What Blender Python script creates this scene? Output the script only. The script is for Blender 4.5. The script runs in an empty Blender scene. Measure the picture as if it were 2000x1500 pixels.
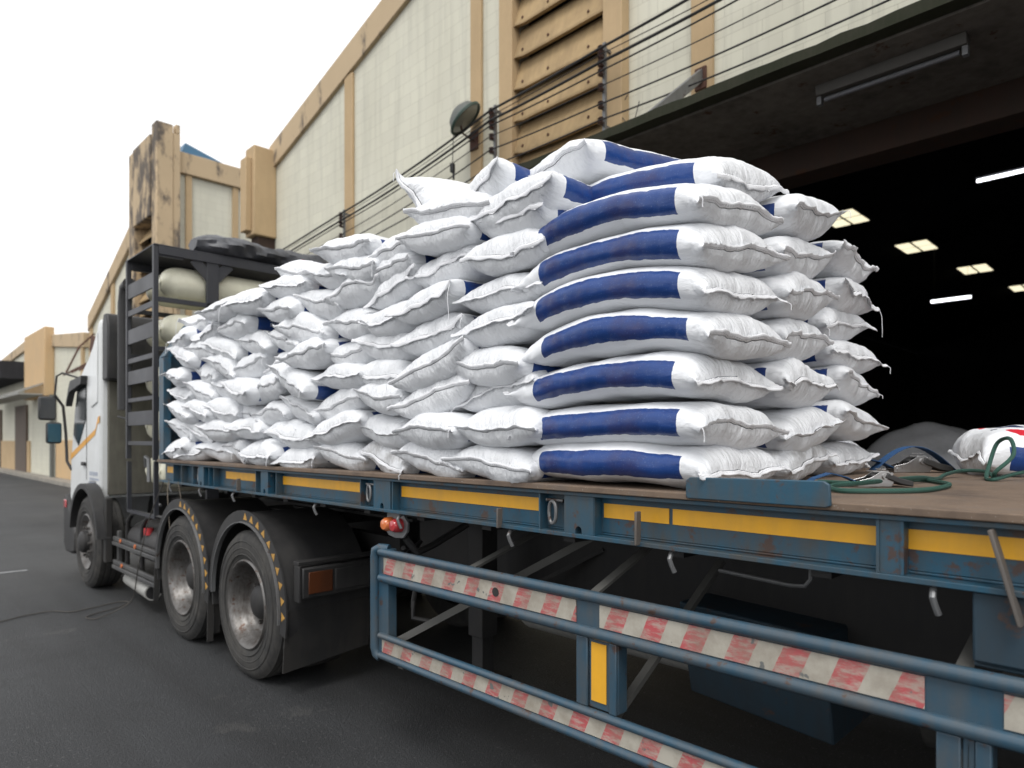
import bpy, math, random
import numpy as np
from mathutils import Vector, Matrix
R = math.radians
C = bpy.context.scene.collection
SC = bpy.context.scene
random.seed(7)

# ------------------------------------------------------------------ camera, sky, sun, exposure
cam_d = bpy.data.cameras.new('camera'); cam = bpy.data.objects.new('camera', cam_d); C.objects.link(cam)
cam.location = (0, 0, 1.68); cam.rotation_euler = (R(90), 0, -math.atan(1300/1320))
cam_d.sensor_width = 36; cam_d.lens = 36*1320/2000; cam_d.shift_y = 0.054
cam_d.clip_end = 1500; cam_d.clip_start = 0.05
cam_d.dof.use_dof = True; cam_d.dof.focus_distance = 2.7; cam_d.dof.aperture_fstop = 2.2
SC.camera = cam
w = bpy.data.worlds.new('World'); SC.world = w; w.use_nodes = True
nt = w.node_tree; nt.nodes.clear()
sky = nt.nodes.new('ShaderNodeTexSky'); sky.sky_type = 'NISHITA'; sky.sun_disc = False
SUN_EL, SUN_AZ = R(58), R(235)     # azimuth clockwise from +Y
sky.sun_elevation = SUN_EL; sky.sun_rotation = SUN_AZ; sky.dust_density = 3; sky.air_density = 1.0
hs = nt.nodes.new('ShaderNodeHueSaturation'); hs.inputs['Saturation'].default_value = 0.10
mx = nt.nodes.new('ShaderNodeMix'); mx.data_type = 'RGBA'; mx.inputs['Factor'].default_value = 0.7
mx.inputs['B'].default_value = (9.9, 9.95, 10.1, 1)     # the overcast layer
bg = nt.nodes.new('ShaderNodeBackground'); bg.inputs['Strength'].default_value = 0.12
wo = nt.nodes.new('ShaderNodeOutputWorld')
nt.links.new(sky.outputs[0], hs.inputs['Color']); nt.links.new(hs.outputs[0], mx.inputs['A'])
nt.links.new(mx.outputs['Result'], bg.inputs[0]); nt.links.new(bg.outputs[0], wo.inputs[0])
sd = bpy.data.lights.new('sun', 'SUN'); sd.energy = 1.1; sd.angle = R(22); sd.color = (1, .97, .93)
so = bpy.data.objects.new('sun', sd); C.objects.link(so)
sv = Vector((math.sin(SUN_AZ)*math.cos(SUN_EL), math.cos(SUN_AZ)*math.cos(SUN_EL), math.sin(SUN_EL)))
so.rotation_euler = sv.to_track_quat('Z', 'Y').to_euler(); so.location = (0, 0, 30)
SC.view_settings.view_transform = 'Standard'; SC.view_settings.look = 'None'
SC.view_settings.exposure = 0.50; SC.view_settings.gamma = 1

# ------------------------------------------------------------------ materials
def NM(name):
    m = bpy.data.materials.new(name); m.use_nodes = True
    n = m.node_tree; b = n.nodes['Principled BSDF']
    return m, n, b
def nd(n, t, **k):
    x = n.nodes.new(t)
    for a, v in k.items():
        if a in x.inputs.keys(): x.inputs[a].default_value = v
        else: setattr(x, a, v)
    return x
def pos(n, kind='Object', scale=(1,1,1), rot=(0,0,0)):
    tc = nd(n, 'ShaderNodeTexCoord'); mp = nd(n, 'ShaderNodeMapping')
    mp.inputs['Scale'].default_value = scale; mp.inputs['Rotation'].default_value = rot
    n.links.new(tc.outputs[kind], mp.inputs[0]); return mp.outputs[0]
def noise(n, vec, scale, detail=4, rough=.55):
    x = nd(n, 'ShaderNodeTexNoise'); x.inputs['Scale'].default_value = scale
    x.inputs['Detail'].default_value = detail; x.inputs['Roughness'].default_value = rough
    n.links.new(vec, x.inputs['Vector']); return x.outputs['Fac']
def ramp(n, fac, stops):
    r = nd(n, 'ShaderNodeValToRGB'); e = r.color_ramp.elements
    while len(e) < len(stops): e.new(.5)
    for i, (p, c) in enumerate(stops):
        e[i].position = p; e[i].color = (*c, 1) if len(c) == 3 else c
    n.links.new(fac, r.inputs[0]); return r.outputs[0]
def mixc(n, f, a, b, mode='MIX'):
    m = nd(n, 'ShaderNodeMix', data_type='RGBA', blend_type=mode)
    for s, v in (('Factor', f), ('A', a), ('B', b)):
        if isinstance(v, bpy.types.NodeSocket): n.links.new(v, m.inputs[s])
        elif isinstance(v, (int, float)): m.inputs[s].default_value = v
        else: m.inputs[s].default_value = (*v, 1)
    return m.outputs['Result']
def mth(n, op, a, b=None, c=None):
    m = nd(n, 'ShaderNodeMath', operation=op)
    for i, v in enumerate((a, b, c)):
        if v is None: continue
        if isinstance(v, bpy.types.NodeSocket): n.links.new(v, m.inputs[i])
        else: m.inputs[i].default_value = v
    return m.outputs[0]
def bump(n, b, h, strength=.3, dist=.01, prev=None):
    x = nd(n, 'ShaderNodeBump'); x.inputs['Strength'].default_value = strength; x.inputs['Distance'].default_value = dist
    n.links.new(h, x.inputs['Height'])
    if prev is not None: n.links.new(prev, x.inputs['Normal'])
    n.links.new(x.outputs[0], b.inputs['Normal']); return x.outputs[0]
W1, K0 = (1,1,1), (0,0,0)

def paint(name, col, rough=.45, grime=(.10,.095,.085), g=.45, rust=0.0, metal=0, scale=1.0, spec=.5):
    """worn paint: blotchy grime, streaks and rust specks in object space"""
    m, n, b = NM(name); v = pos(n)
    f1 = noise(n, v, 2.3*scale, 6, .62); f2 = noise(n, pos(n, scale=(9,9,1.6)), 2.2*scale, 5)
    f3 = noise(n, v, 38*scale, 4)
    k = mth(n, 'MULTIPLY', ramp(n, mth(n, 'ADD', mth(n, 'MULTIPLY', f1, .6), mth(n, 'MULTIPLY', f2, .4)), [(.40, K0), (.66, W1)]), g)
    c = mixc(n, k, col, grime)
    c = mixc(n, mth(n, 'MULTIPLY', f3, .22), c, tuple(x*.55 for x in col))
    if rust:
        r = ramp(n, noise(n, v, 7*scale, 8, .68), [(.62-rust*.3, K0), (.66-rust*.25, W1)])
        c = mixc(n, mth(n, 'MULTIPLY', r, .85), c, (.065, .034, .022))
    n.links.new(c, b.inputs['Base Color'])
    n.links.new(mth(n, 'ADD', rough-.08, mth(n, 'MULTIPLY', f1, .3)), b.inputs['Roughness'])
    b.inputs['Metallic'].default_value = metal; b.inputs['Specular IOR Level'].default_value = spec
    bump(n, b, f3, .12, .004)
    return m
M = {}
M['blue'] = paint('blue_paint', (.014,.072,.120), .38, (.060,.057,.050), 1.0, .13, 0, 1.5)
M['rail_blue'] = paint('blue_grey_rail_paint', (.030,.075,.115), .28, (.078,.083,.085), .95, .06, 0, 1.6)
M['blue_dark'] = paint('dirty_blue_underbody', (.014,.036,.055), .6, (.025,.022,.02), .6, .1)
M['chassis'] = paint('black_chassis_paint', (.014,.014,.015), .55, (.04,.036,.032), .6)
M['rack'] = paint('dark_grey_rack_paint', (.028,.030,.038), .42, (.06,.058,.056), .4)
M['galv'] = paint('galvanised_steel', (.22,.225,.23), .45, (.09,.085,.08), .6, .05, .6)
M['steel'] = paint('polished_steel', (.55,.55,.55), .22, (.2,.17,.14), .35, 0, 1.0)
M['rimsteel'] = paint('wheel_rim_steel', (.17,.165,.16), .38, (.05,.04,.032), .9, .14, .7, 3)
M['rubber'] = paint('tyre_rubber', (.030,.030,.030), .72, (.085,.080,.072), .75, 0, 0, 2.0, .3)
M['plastic'] = paint('black_plastic', (.018,.018,.019), .45, (.055,.052,.048), .5)
M['flap'] = paint('black_rubber_flap', (.014,.014,.014), .6, (.04,.035,.03), .7)
M['cabwhite'] = paint('white_cab_paint', (.70,.72,.72), .28, (.42,.41,.37), .35)
M['cabgrey'] = paint('grey_cab_back', (.13,.125,.10), .6, (.05,.045,.04), .7)
M['yellow'] = paint('yellow_reflective_tape', (.80,.40,.018), .35, (.34,.22,.08), .35)
M['amber'] = paint('amber_lens', (.09,.028,.010), .25, (.03,.015,.01), .7)
M['cylinder'] = paint('cream_gas_cylinder', (.80,.78,.62), .18, (.6,.57,.43), .3)
M['greycyl'] = paint('grey_tank', (.36,.36,.34), .55, (.2,.19,.17), .6)
M['beige'] = paint('ochre_wall_paint', (.50,.365,.215), .8, (.36,.27,.16), .5, 0, 0, .5, .2)
M['beigel'] = paint('ochre_louver_paint', (.42,.30,.16), .7, (.17,.12,.07), .6, 0, 0, .7, .2)
M['ochre'] = paint('orange_ochre_paint', (.58,.40,.22), .8, (.46,.36,.24), .5, 0, 0, .5, .2)
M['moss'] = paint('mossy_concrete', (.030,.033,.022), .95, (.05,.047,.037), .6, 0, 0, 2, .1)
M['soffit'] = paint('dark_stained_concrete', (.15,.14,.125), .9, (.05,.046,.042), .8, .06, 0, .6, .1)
M['redbeam'] = paint('rusty_red_beam', (.062,.040,.032), .8, (.04,.037,.033), .8, .1, 0, .6, .1)
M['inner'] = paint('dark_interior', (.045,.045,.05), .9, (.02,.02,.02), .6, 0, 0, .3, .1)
M['porcelain'] = paint('brown_porcelain', (.055,.025,.02), .25, (.03,.02,.02), .5)
M['wire'] = paint('black_cable', (.010,.010,.011), .6, (.02,.02,.02), .3)
M['cord'] = paint('grey_string', (.22,.19,.15), .8, (.1,.09,.08), .5)
M['slate'] = paint('blue_metal_roof', (.05,.17,.30), .5, (.12,.13,.14), .5)
M['rust'] = paint('rusted_iron', (.10,.045,.03), .85, (.05,.03,.025), .6, .2)
M['strapblue'] = paint('blue_webbing', (.015,.075,.20), .75, (.03,.05,.08), .4)
M['text'] = paint('white_lettering', (.75,.78,.82), .5, (.5,.5,.55), .3)
M['navytext'] = paint('faded_navy_lettering', (.28,.32,.42), .6, (.4,.42,.45), .4)
M['orange'] = paint('orange_stripe', (.72,.34,.03), .35, (.5,.3,.1), .3)
M['mirror'] = paint('mirror_glass', (.05,.13,.18), .12, (.05,.1,.12), .3, 0, .6)

def rope_mat():
    m, n, b = NM('green_twisted_rope'); uv = pos(n, 'UV')
    wv = nd(n, 'ShaderNodeTexWave', wave_type='BANDS', bands_direction='DIAGONAL'); wv.inputs['Scale'].default_value = 1.0
    n.links.new(pos(n, 'UV', (1, 1, 1)), wv.inputs['Vector'])
    c = mixc(n, wv.outputs['Fac'], (.012,.055,.042), (.045,.14,.105))
    n.links.new(c, b.inputs['Base Color']); b.inputs['Roughness'].default_value = .6
    bump(n, b, wv.outputs['Fac'], .8, .003); return m
M['rope'] = rope_mat()
def glass_mat():
    m, n, b = NM('dark_window_glass'); b.inputs['Base Color'].default_value = (.02,.024,.026,1)
    b.inputs['Roughness'].default_value = .18; b.inputs['Specular IOR Level'].default_value = .25; return m
M['glass'] = glass_mat()
def lens(name, col):
    m, n, b = NM(name); b.inputs['Base Color'].default_value = (*col, 1); b.inputs['Roughness'].default_value = .12
    b.inputs['Coat Weight'].default_value = .8
    v = pos(n); k = nd(n, 'ShaderNodeTexVoronoi'); k.inputs['Scale'].default_value = 160; n.links.new(v, k.inputs['Vector'])
    bump(n, b, k.outputs['Distance'], .25, .002); return m
M['lensred'] = lens('red_lens', (.42,.035,.04)); M['lensamber'] = lens('orange_lens', (.62,.17,.05))
def emit(name, col, s):
    m, n, b = NM(name); b.inputs['Base Color'].default_value = (*col, 1)
    b.inputs['Emission Color'].default_value = (*col, 1); b.inputs['Emission Strength'].default_value = s; return m
M['tube'] = emit('lit_tube', (.93,.95,1), 3.0); M['skylight'] = emit('daylight_through_skylight', (.85,.78,.55), .95)
def asphalt():
    m, n, b = NM('asphalt'); v = pos(n)
    big = noise(n, v, .35, 5); mid = noise(n, pos(n, scale=(1,.25,1)), 1.6, 6, .6); fine = noise(n, v, 140, 3, .7)
    c = ramp(n, fine, [(.3, (.010,.0105,.0115)), (.60, (.023,.0245,.0265)), (.74, (.09,.092,.095))])
    fle = ramp(n, noise(n, v, 46, 3, .75), [(.60, K0), (.65, W1)])
    c = mixc(n, mth(n, 'MULTIPLY', fle, .7), c, (.15,.15,.148))
    c = mixc(n, ramp(n, mid, [(.35, K0), (.7, W1)]), c, mixc(n, .65, c, (.032,.034,.037)))
    c = mixc(n, mth(n, 'MULTIPLY', ramp(n, noise(n, v, .9, 8, .7), [(.52, K0), (.72, W1)]), .6), c, (.010,.010,.011))
    tm = ramp(n, noise(n, pos(n, scale=(3.2,.10,1)), 1.0, 4, .55), [(.50, K0), (.66, W1)])
    c = mixc(n, mth(n, 'MULTIPLY', tm, .55), c, (.012,.012,.013))
    pa = ramp(n, noise(n, v, .8, 9, .75), [(.60, K0), (.63, W1)])
    c = mixc(n, mth(n, 'MULTIPLY', pa, .35), c, (.075,.073,.068))
    vo = nd(n, 'ShaderNodeTexVoronoi', feature='DISTANCE_TO_EDGE'); vo.inputs['Scale'].default_value = .55
    wp = nd(n, 'ShaderNodeVectorMath', operation='ADD'); n.links.new(v, wp.inputs[0])
    nn = nd(n, 'ShaderNodeTexNoise'); nn.inputs['Scale'].default_value = 2.2; nn.inputs['Detail'].default_value = 6
    n.links.new(v, nn.inputs['Vector']); n.links.new(nn.outputs['Color'], wp.inputs[1]); n.links.new(wp.outputs[0], vo.inputs['Vector'])
    crk = ramp(n, vo.outputs['Distance'], [(.0, W1), (.006, K0)])
    c = mixc(n, mth(n, 'MULTIPLY', crk, .55), c, (.01,.01,.01))
    n.links.new(c, b.inputs['Base Color'])
    n.links.new(mth(n, 'ADD', .50, mth(n, 'MULTIPLY', big, .35)), b.inputs['Roughness'])
    p = bump(n, b, mth(n, 'ADD', fine, noise(n, v, 60, 2, .6)), .9, .010); bump(n, b, mid, .3, .02, p); return m
M['asphalt'] = asphalt()
def blockwall():
    m, n, b = NM('painted_concrete_block')
    tc = nd(n, 'ShaderNodeTexCoord'); sp = nd(n, 'ShaderNodeSeparateXYZ'); n.links.new(tc.outputs['Object'], sp.inputs[0])
    cb = nd(n, 'ShaderNodeCombineXYZ')
    n.links.new(mth(n, 'ADD', sp.outputs['X'], sp.outputs['Y']), cb.inputs[0]); n.links.new(sp.outputs['Z'], cb.inputs[1])
    br = nd(n, 'ShaderNodeTexBrick'); n.links.new(cb.outputs[0], br.inputs['Vector'])
    br.inputs['Scale'].default_value = 1; br.inputs['Brick Width'].default_value = .40; br.inputs['Row Height'].default_value = .20
    br.inputs['Mortar Size'].default_value = .0030; br.inputs['Mortar Smooth'].default_value = .3
    br.inputs['Color1'].default_value = (.63,.615,.51,1); br.inputs['Color2'].default_value = (.595,.58,.485,1)
    br.inputs['Mortar'].default_value = (.44,.42,.34,1)
    v = pos(n); k = ramp(n, noise(n, pos(n, scale=(1,1,.35)), 1.1, 7, .62), [(.42, K0), (.75, W1)])
    c = mixc(n, mth(n, 'MULTIPLY', k, .38), br.outputs['Color'], (.46,.44,.35))
    stk = ramp(n, noise(n, pos(n, scale=(3,3,.14)), 2.4, 6, .6), [(.50, K0), (.74, W1)])
    c = mixc(n, mth(n, 'MULTIPLY', stk, .42), c, (.33,.32,.27))
    n.links.new(c, b.inputs['Base Color']); b.inputs['Roughness'].default_value = .8; b.inputs['Specular IOR Level'].default_value = .2
    p = bump(n, b, br.outputs['Fac'], -.5, .006); bump(n, b, noise(n, v, 45, 4), .15, .003, p); return m
M['block'] = blockwall()
def stained_ochre(t0=.55):
    m, n, b = NM('stained_parapet_paint'); v = pos(n)
    k = ramp(n, noise(n, pos(n, scale=(1,1,.45)), 2.0, 8, .68), [(t0, K0), (t0+.10, W1)])
    c = mixc(n, noise(n, v, 1.2, 5), (.52,.395,.25), (.42,.32,.20)); c = mixc(n, mth(n, 'MULTIPLY', k, .85), c, (.045,.042,.045))
    n.links.new(c, b.inputs['Base Color']); b.inputs['Roughness'].default_value = .85; bump(n, b, noise(n, v, 30), .2, .005); return m
M['stain'] = stained_ochre(); M['stain2'] = stained_ochre(.47)
def hazard():
    m, n, b = NM('red_white_reflective_tape'); tc = nd(n, 'ShaderNodeTexCoord')
    sp = nd(n, 'ShaderNodeSeparateXYZ'); n.links.new(tc.outputs['Object'], sp.inputs[0])
    wob = noise(n, tc.outputs['Object'], 25, 4)
    s = mth(n, 'ADD', mth(n, 'ADD', sp.outputs['Y'], mth(n, 'MULTIPLY', sp.outputs['Z'], .42)), mth(n, 'MULTIPLY', wob, .007))
    f = mth(n, 'FRACT', mth(n, 'DIVIDE', s, .16))
    red = ramp(n, f, [(.0, K0), (.49, K0), (.50, W1), (.995, W1)])
    worn = ramp(n, noise(n, pos(n, scale=(1,1,4)), 17, 6, .7), [(.44, K0), (.60, W1)])
    red = mth(n, 'MULTIPLY', red, mth(n, 'SUBTRACT', .9, mth(n, 'MULTIPLY', worn, .65)))
    c = mixc(n, red, (.40,.375,.32), (.43,.05,.065))
    c = mixc(n, mth(n, 'MULTIPLY', ramp(n, noise(n, tc.outputs['Object'], 9, 6, .65), [(.40, K0), (.70, W1)]), .65), c, (.19,.16,.125))
    c = mixc(n, ramp(n, noise(n, tc.outputs['Object'], 14, 3), [(.66, K0), (.68, W1)]), c, (.13,.135,.13))
    n.links.new(c, b.inputs['Base Color']); b.inputs['Roughness'].default_value = .45; return m
M['hazard'] = hazard()
def planks():
    m, n, b = NM('rusty_dusty_deck'); v = pos(n)
    f = noise(n, v, 3.2, 8, .65); g = noise(n, pos(n, scale=(6,1,1)), 5, 5)
    c = ramp(n, f, [(.3, (.075,.050,.035)), (.5, (.17,.115,.075)), (.62, (.14,.105,.08)), (.75, (.26,.165,.10))])
    c = mixc(n, mth(n, 'MULTIPLY', g, .4), c, (.09,.08,.075))
    c = mixc(n, ramp(n, noise(n, v, 220, 2), [(.70, K0), (.74, W1)]), c, (.55,.53,.5))
    n.links.new(c, b.inputs['Base Color']); b.inputs['Roughness'].default_value = .75; bump(n, b, g, .25, .006); return m
M['deck'] = planks()
def sackmat(name, red=False, dirty=0.0):
    m, n, b = NM(name); tc = nd(n, 'ShaderNodeTexCoord')
    uv = nd(n, 'ShaderNodeSeparateXYZ'); n.links.new(tc.outputs['UV'], uv.inputs[0])
    u, v = uv.outputs['X'], uv.outputs['Y']          # u along the bag 0..1, v round it (0 and 1 = one flank, .5 = other)
    o = tc.outputs['Object']
    wob = mth(n, 'MULTIPLY', mth(n, 'SUBTRACT', noise(n, o, 14, 3), .5), .018)
    fl = mth(n, 'ABSOLUTE', mth(n, 'SUBTRACT', mth(n, 'FRACT', mth(n, 'ADD', mth(n, 'MULTIPLY', mth(n, 'ADD', v, wob), 2), .5)), .5))
    # fl: 0 at a flank, .5 on top or bottom
    s = mth(n, 'MULTIPLY', mth(n, 'LESS_THAN', fl, .088), mth(n, 'MULTIPLY', mth(n, 'GREATER_THAN', mth(n, 'ADD', u, wob), .128), mth(n, 'LESS_THAN', mth(n, 'ADD', u, wob), .875)))
    base = mixc(n, noise(n, o, 6, 5), (.79,.805,.83), (.72,.735,.755))
    d1 = ramp(n, noise(n, o, 9, 7, .7), [(.60 if not dirty else .46, K0), (.80 if not dirty else .66, W1)])
    base = mixc(n, mth(n, 'MULTIPLY', d1, .35 if not dirty else dirty), base, (.40,.37,.33) if not dirty else (.26,.25,.235))
    faded = ramp(n, noise(n, o, 6, 5, .65), [(.46, K0), (.68, W1)])
    bl = mixc(n, mth(n, 'MULTIPLY', faded, .6), (.013,.048,.195), (.045,.035,.095))
    bl = mixc(n, mth(n, 'MULTIPLY', ramp(n, noise(n, o, 190, 2), [(.62, K0), (.70, W1)]), .5), bl, (.10,.16,.33))
    c = mixc(n, s, base, bl)
    if red:
        top = mth(n, 'MULTIPLY', mth(n, 'GREATER_THAN', v, .10), mth(n, 'LESS_THAN', v, .40))
        wv = noise(n, pos(n, 'UV', (5, 6, 1)), 1.0, 1)
        q = mth(n, 'MULTIPLY', top, mth(n, 'MULTIPLY', mth(n, 'GREATER_THAN', u, .10), mth(n, 'LESS_THAN', u, .80)))
        r_ = mth(n, 'MULTIPLY', q, mth(n, 'GREATER_THAN', wv, .535)); k_ = mth(n, 'MULTIPLY', q, mth(n, 'LESS_THAN', wv, .40))
        c = mixc(n, r_, c, (.55,.02,.035)); c = mixc(n, k_, c, (.02,.03,.09))
    n.links.new(c, b.inputs['Base Color'])
    n.links.new(mth(n, 'SUBTRACT', .40, mth(n, 'MULTIPLY', s, .12)), b.inputs['Roughness'])
    b.inputs['Specular IOR Level'].default_value = .42
    wr = nd(n, 'ShaderNodeTexNoise'); wr.noise_type = 'RIDGED_MULTIFRACTAL'; wr.inputs['Scale'].default_value = 8.5; wr.inputs['Detail'].default_value = 3
    wr.inputs['Distortion'].default_value = .6
    n.links.new(pos(n, 'Object', (.55, 1.6, 1)), wr.inputs['Vector'])
    p = bump(n, b, wr.outputs['Fac'], .55, .0085)
    endk = mth(n, 'ADD', .15, mth(n, 'MULTIPLY', ramp(n, u, [(.0, W1), (.20, K0)]), 1.0))
    w2 = noise(n, pos(n, 'Object', (5, 52, 20)), 1.0, 5, .6)
    p = bump(n, b, mth(n, 'MULTIPLY', w2, endk), 1.0, .013, p)
    wa = nd(n, 'ShaderNodeTexWave'); wa.inputs['Scale'].default_value = 130; n.links.new(o, wa.inputs['Vector'])
    wb = nd(n, 'ShaderNodeTexWave', bands_direction='Y'); wb.inputs['Scale'].default_value = 130; n.links.new(o, wb.inputs['Vector'])
    bump(n, b, mth(n, 'ADD', wa.outputs['Fac'], wb.outputs['Fac']), .10, .001, p)
    return m
M['sack'] = sackmat('woven_white_sack'); M['sackred'] = sackmat('printed_white_sack', True); M['sackdirty'] = sackmat('soiled_white_sack', False, .75)
def hemmat():
    m, n, b = NM('sewn_hem'); uv = nd(n, 'ShaderNodeTexCoord'); sp = nd(n, 'ShaderNodeSeparateXYZ'); n.links.new(uv.outputs['UV'], sp.inputs[0])
    st = mth(n, 'MULTIPLY', mth(n, 'LESS_THAN', mth(n, 'ABSOLUTE', mth(n, 'SUBTRACT', sp.outputs['Y'], .42)), .09), mth(n, 'GREATER_THAN', mth(n, 'FRACT', mth(n, 'MULTIPLY', sp.outputs['X'], 70)), .35))
    c = mixc(n, st, (.74,.75,.77), (.46,.46,.48)); n.links.new(c, b.inputs['Base Color']); b.inputs['Roughness'].default_value = .6
    bump(n, b, noise(n, uv.outputs['Object'], 60, 4), .5, .003); return m
M['hem'] = hemmat()
def thr():
    m, n, b = NM('white_cotton_thread'); b.inputs['Base Color'].default_value = (.72,.73,.75,1); b.inputs['Roughness'].default_value = .8; return m
M['thread'] = thr()
M['tarp'] = paint('grey_tarpaulin', (.035,.037,.042), .38, (.13,.135,.15), .6)

# ------------------------------------------------------------------ mesh helpers
WL = {}      # world location of each empty, so that parts can be modelled in world coordinates
class MB:
    def __init__(s): s.v, s.f, s.uv = [], [], {}
    def add(s, vs, fs):
        o = len(s.v); s.v += [tuple(p) for p in vs]; s.f += [tuple(o+i for i in f) for f in fs]; return s
    def bx(s, x0, x1, y0, y1, z0, z1):
        vs = [(x, y, z) for x in (x0, x1) for y in (y0, y1) for z in (z0, z1)]
        return s.add(vs, [(0,1,3,2), (4,6,7,5), (0,4,5,1), (2,3,7,6), (0,2,6,4), (1,5,7,3)])
    def rbx(s, c, sz, rot):
        m = rot if isinstance(rot, Matrix) else Matrix.Rotation(rot[1], 3, rot[0]); h = [a/2 for a in sz]
        vs = [Vector(c)+m@Vector((x*h[0], y*h[1], z*h[2])) for x in (-1,1) for y in (-1,1) for z in (-1,1)]
        return s.add(vs, [(0,1,3,2), (4,6,7,5), (0,4,5,1), (2,3,7,6), (0,2,6,4), (1,5,7,3)])
    def bar(s, a, b, wd, th, up=(0,0,1)):
        a, b = Vector(a), Vector(b); d = (b-a); L = d.length; d.normalize(); u = Vector(up)
        if abs(d.dot(u)) > .98: u = Vector((1,0,0))
        x = d.cross(u).normalized(); y = x.cross(d).normalized()
        vs = []
        for p in (a, b):
            for i, j in ((-1,-1), (1,-1), (1,1), (-1,1)): vs.append(p+x*i*wd/2+y*j*th/2)
        return s.add(vs, [(0,1,2,3), (4,7,6,5), (0,4,5,1), (1,5,6,2), (2,6,7,3), (3,7,4,0)])
    def tube(s, pts, r, n=8, cap=True):
        P = [Vector(p) for p in pts]; rr = r if isinstance(r, (list, tuple)) else [r]*len(P)
        vs, fs = [], []; prev = None
        for i, p in enumerate(P):
            d = (P[min(i+1, len(P)-1)]-P[max(i-1, 0)]).normalized()
            if prev is None:
                u = Vector((0,0,1)) if abs(d.z) < .9 else Vector((1,0,0)); x = d.cross(u).normalized()
            else:
                x = (prev-d*prev.dot(d)).normalized()
            prev = x; y = d.cross(x)
            for k in range(n):
                a = 2*math.pi*k/n; vs.append(p+(x*math.cos(a)+y*math.sin(a))*rr[i])
        for i in range(len(P)-1):
            for k in range(n):
                fs.append((i*n+k, i*n+(k+1) % n, (i+1)*n+(k+1) % n, (i+1)*n+k))
        if cap: fs += [tuple(range(n))[::-1], tuple((len(P)-1)*n+k for k in range(n))]
        o = len(s.v); s.add(vs, fs)
        for i in range(len(P)):
            for k in range(n): s.uv[o+i*n+k] = (i*1.0, k/n*6)
        return s
    def cyl(s, a, b, r, n=24, r2=None): return s.tube([a, b], [r, r if r2 is None else r2], n)
    def prism(s, prof, axis, a0, a1):
        """prof: 2-D outline; axis 'x': prof=(y,z); 'y': prof=(x,z); 'z': prof=(x,y)"""
        n = len(prof); vs = []
        for a in (a0, a1):
            for p, q in prof: vs.append({'x': (a, p, q), 'y': (p, a, q), 'z': (p, q, a)}[axis])
        fs = [tuple(range(n)), tuple(range(2*n-1, n-1, -1))]+[(i, (i+1) % n, n+(i+1) % n, n+i) for i in range(n)]
        return s.add(vs, fs)
    def lathe(s, prof, c, n=48, axis='x', a0=0, a1=2*math.pi):
        """prof: list of (offset along axis, radius); closed if a full turn"""
        full = abs(a1-a0-2*math.pi) < 1e-6; m = n if full else n+1; vs, fs = [], []
        for k in range(m):
            a = a0+(a1-a0)*k/n; ca, sa = math.cos(a), math.sin(a)
            for o, r in prof:
                vs.append({'x': (c[0]+o, c[1]+r*ca, c[2]+r*sa), 'y': (c[0]+r*ca, c[1]+o, c[2]+r*sa), 'z': (c[0]+r*ca, c[1]+r*sa, c[2]+o)}[axis])
        q = len(prof)
        for k in range(n):
            k2 = (k+1) % m
            for i in range(q-1): fs.append((k*q+i, k*q+i+1, k2*q+i+1, k2*q+i))
        return s.add(vs, fs)
    def build(s, name, mat, parent=None, bevel=0, smooth=None, subs=0, angle=35):
        me = bpy.data.meshes.new(name); w = WL.get(parent.name, Vector()) if parent else Vector()
        me.from_pydata([(p[0]-w.x, p[1]-w.y, p[2]-w.z) for p in s.v], [], s.f)
        if s.uv:
            ul = me.uv_layers.new(name='UVMap')
            for l in me.loops: ul.data[l.index].uv = s.uv.get(l.vertex_index, (0, 0))
        me.materials.append(M[mat] if isinstance(mat, str) else mat)
        o = bpy.data.objects.new(name, me); C.objects.link(o)
        import bmesh
        bm = bmesh.new(); bm.from_mesh(me); bmesh.ops.recalc_face_normals(bm, faces=bm.faces)
        bm.to_mesh(me); bm.free()
        if bevel:
            b = o.modifiers.new('bevel', 'BEVEL'); b.width = bevel; b.segments = 2; b.limit_method = 'ANGLE'; b.angle_limit = R(40)
        if subs: 
            q = o.modifiers.new('subd', 'SUBSURF'); q.levels = subs; q.render_levels = subs
        if smooth or bevel:
            me.polygons.foreach_set('use_smooth', [True]*len(me.polygons))
            me.set_sharp_from_angle(angle=R(angle))
        if parent: o.parent = parent; WL[o.name] = w
        else: WL[o.name] = Vector()
        return o
def empty(name, loc, label, cat, group=None):
    o = bpy.data.objects.new(name, None); C.objects.link(o); o.location = loc; o.empty_display_size = .2
    o['label'] = label; o['category'] = cat; WL[o.name] = Vector(loc)
    if group: o['group'] = group
    return o
def tag(o, label, cat, group=None):
    o['label'] = label; o['category'] = cat
    if group: o['group'] = group
    return o
def struct(o): o['kind'] = 'structure'; return o
def ctree(o, d, parent=None):
    """a copy of a thing or part with its own parts, moved by d"""
    c = o.copy(); C.objects.link(c); c.parent = parent
    WL[c.name] = (WL[o.name] + Vector(d)) if o.name in WL else Vector(d)
    c.location = Vector(o.location)+Vector(d)
    for ch in list(o.children): ctree(ch, (0,0,0), c)
    return c

# ------------------------------------------------------------------ ground
g = MB().bx(-400, 400, -300, 500, -.5, 0).build('asphalt_road', 'asphalt'); struct(g)
g = MB()
g.bx(5.55, 6.38, 14.2, 60, 0.0, .14).build('kerb', paint('kerb_concrete', (.30,.28,.24), .9, (.12,.11,.10), .7)); struct(bpy.data.objects['kerb'])
g = MB().bx(1.0, 1.9, 9.9, 9.97, .002, .005).build('road_marking', paint('worn_white_marking', (.35,.36,.37), .8, (.08,.08,.08), .9)); struct(g)
bpy.data.objects['road_marking'].location = (-.25, .6, 0)

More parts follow.
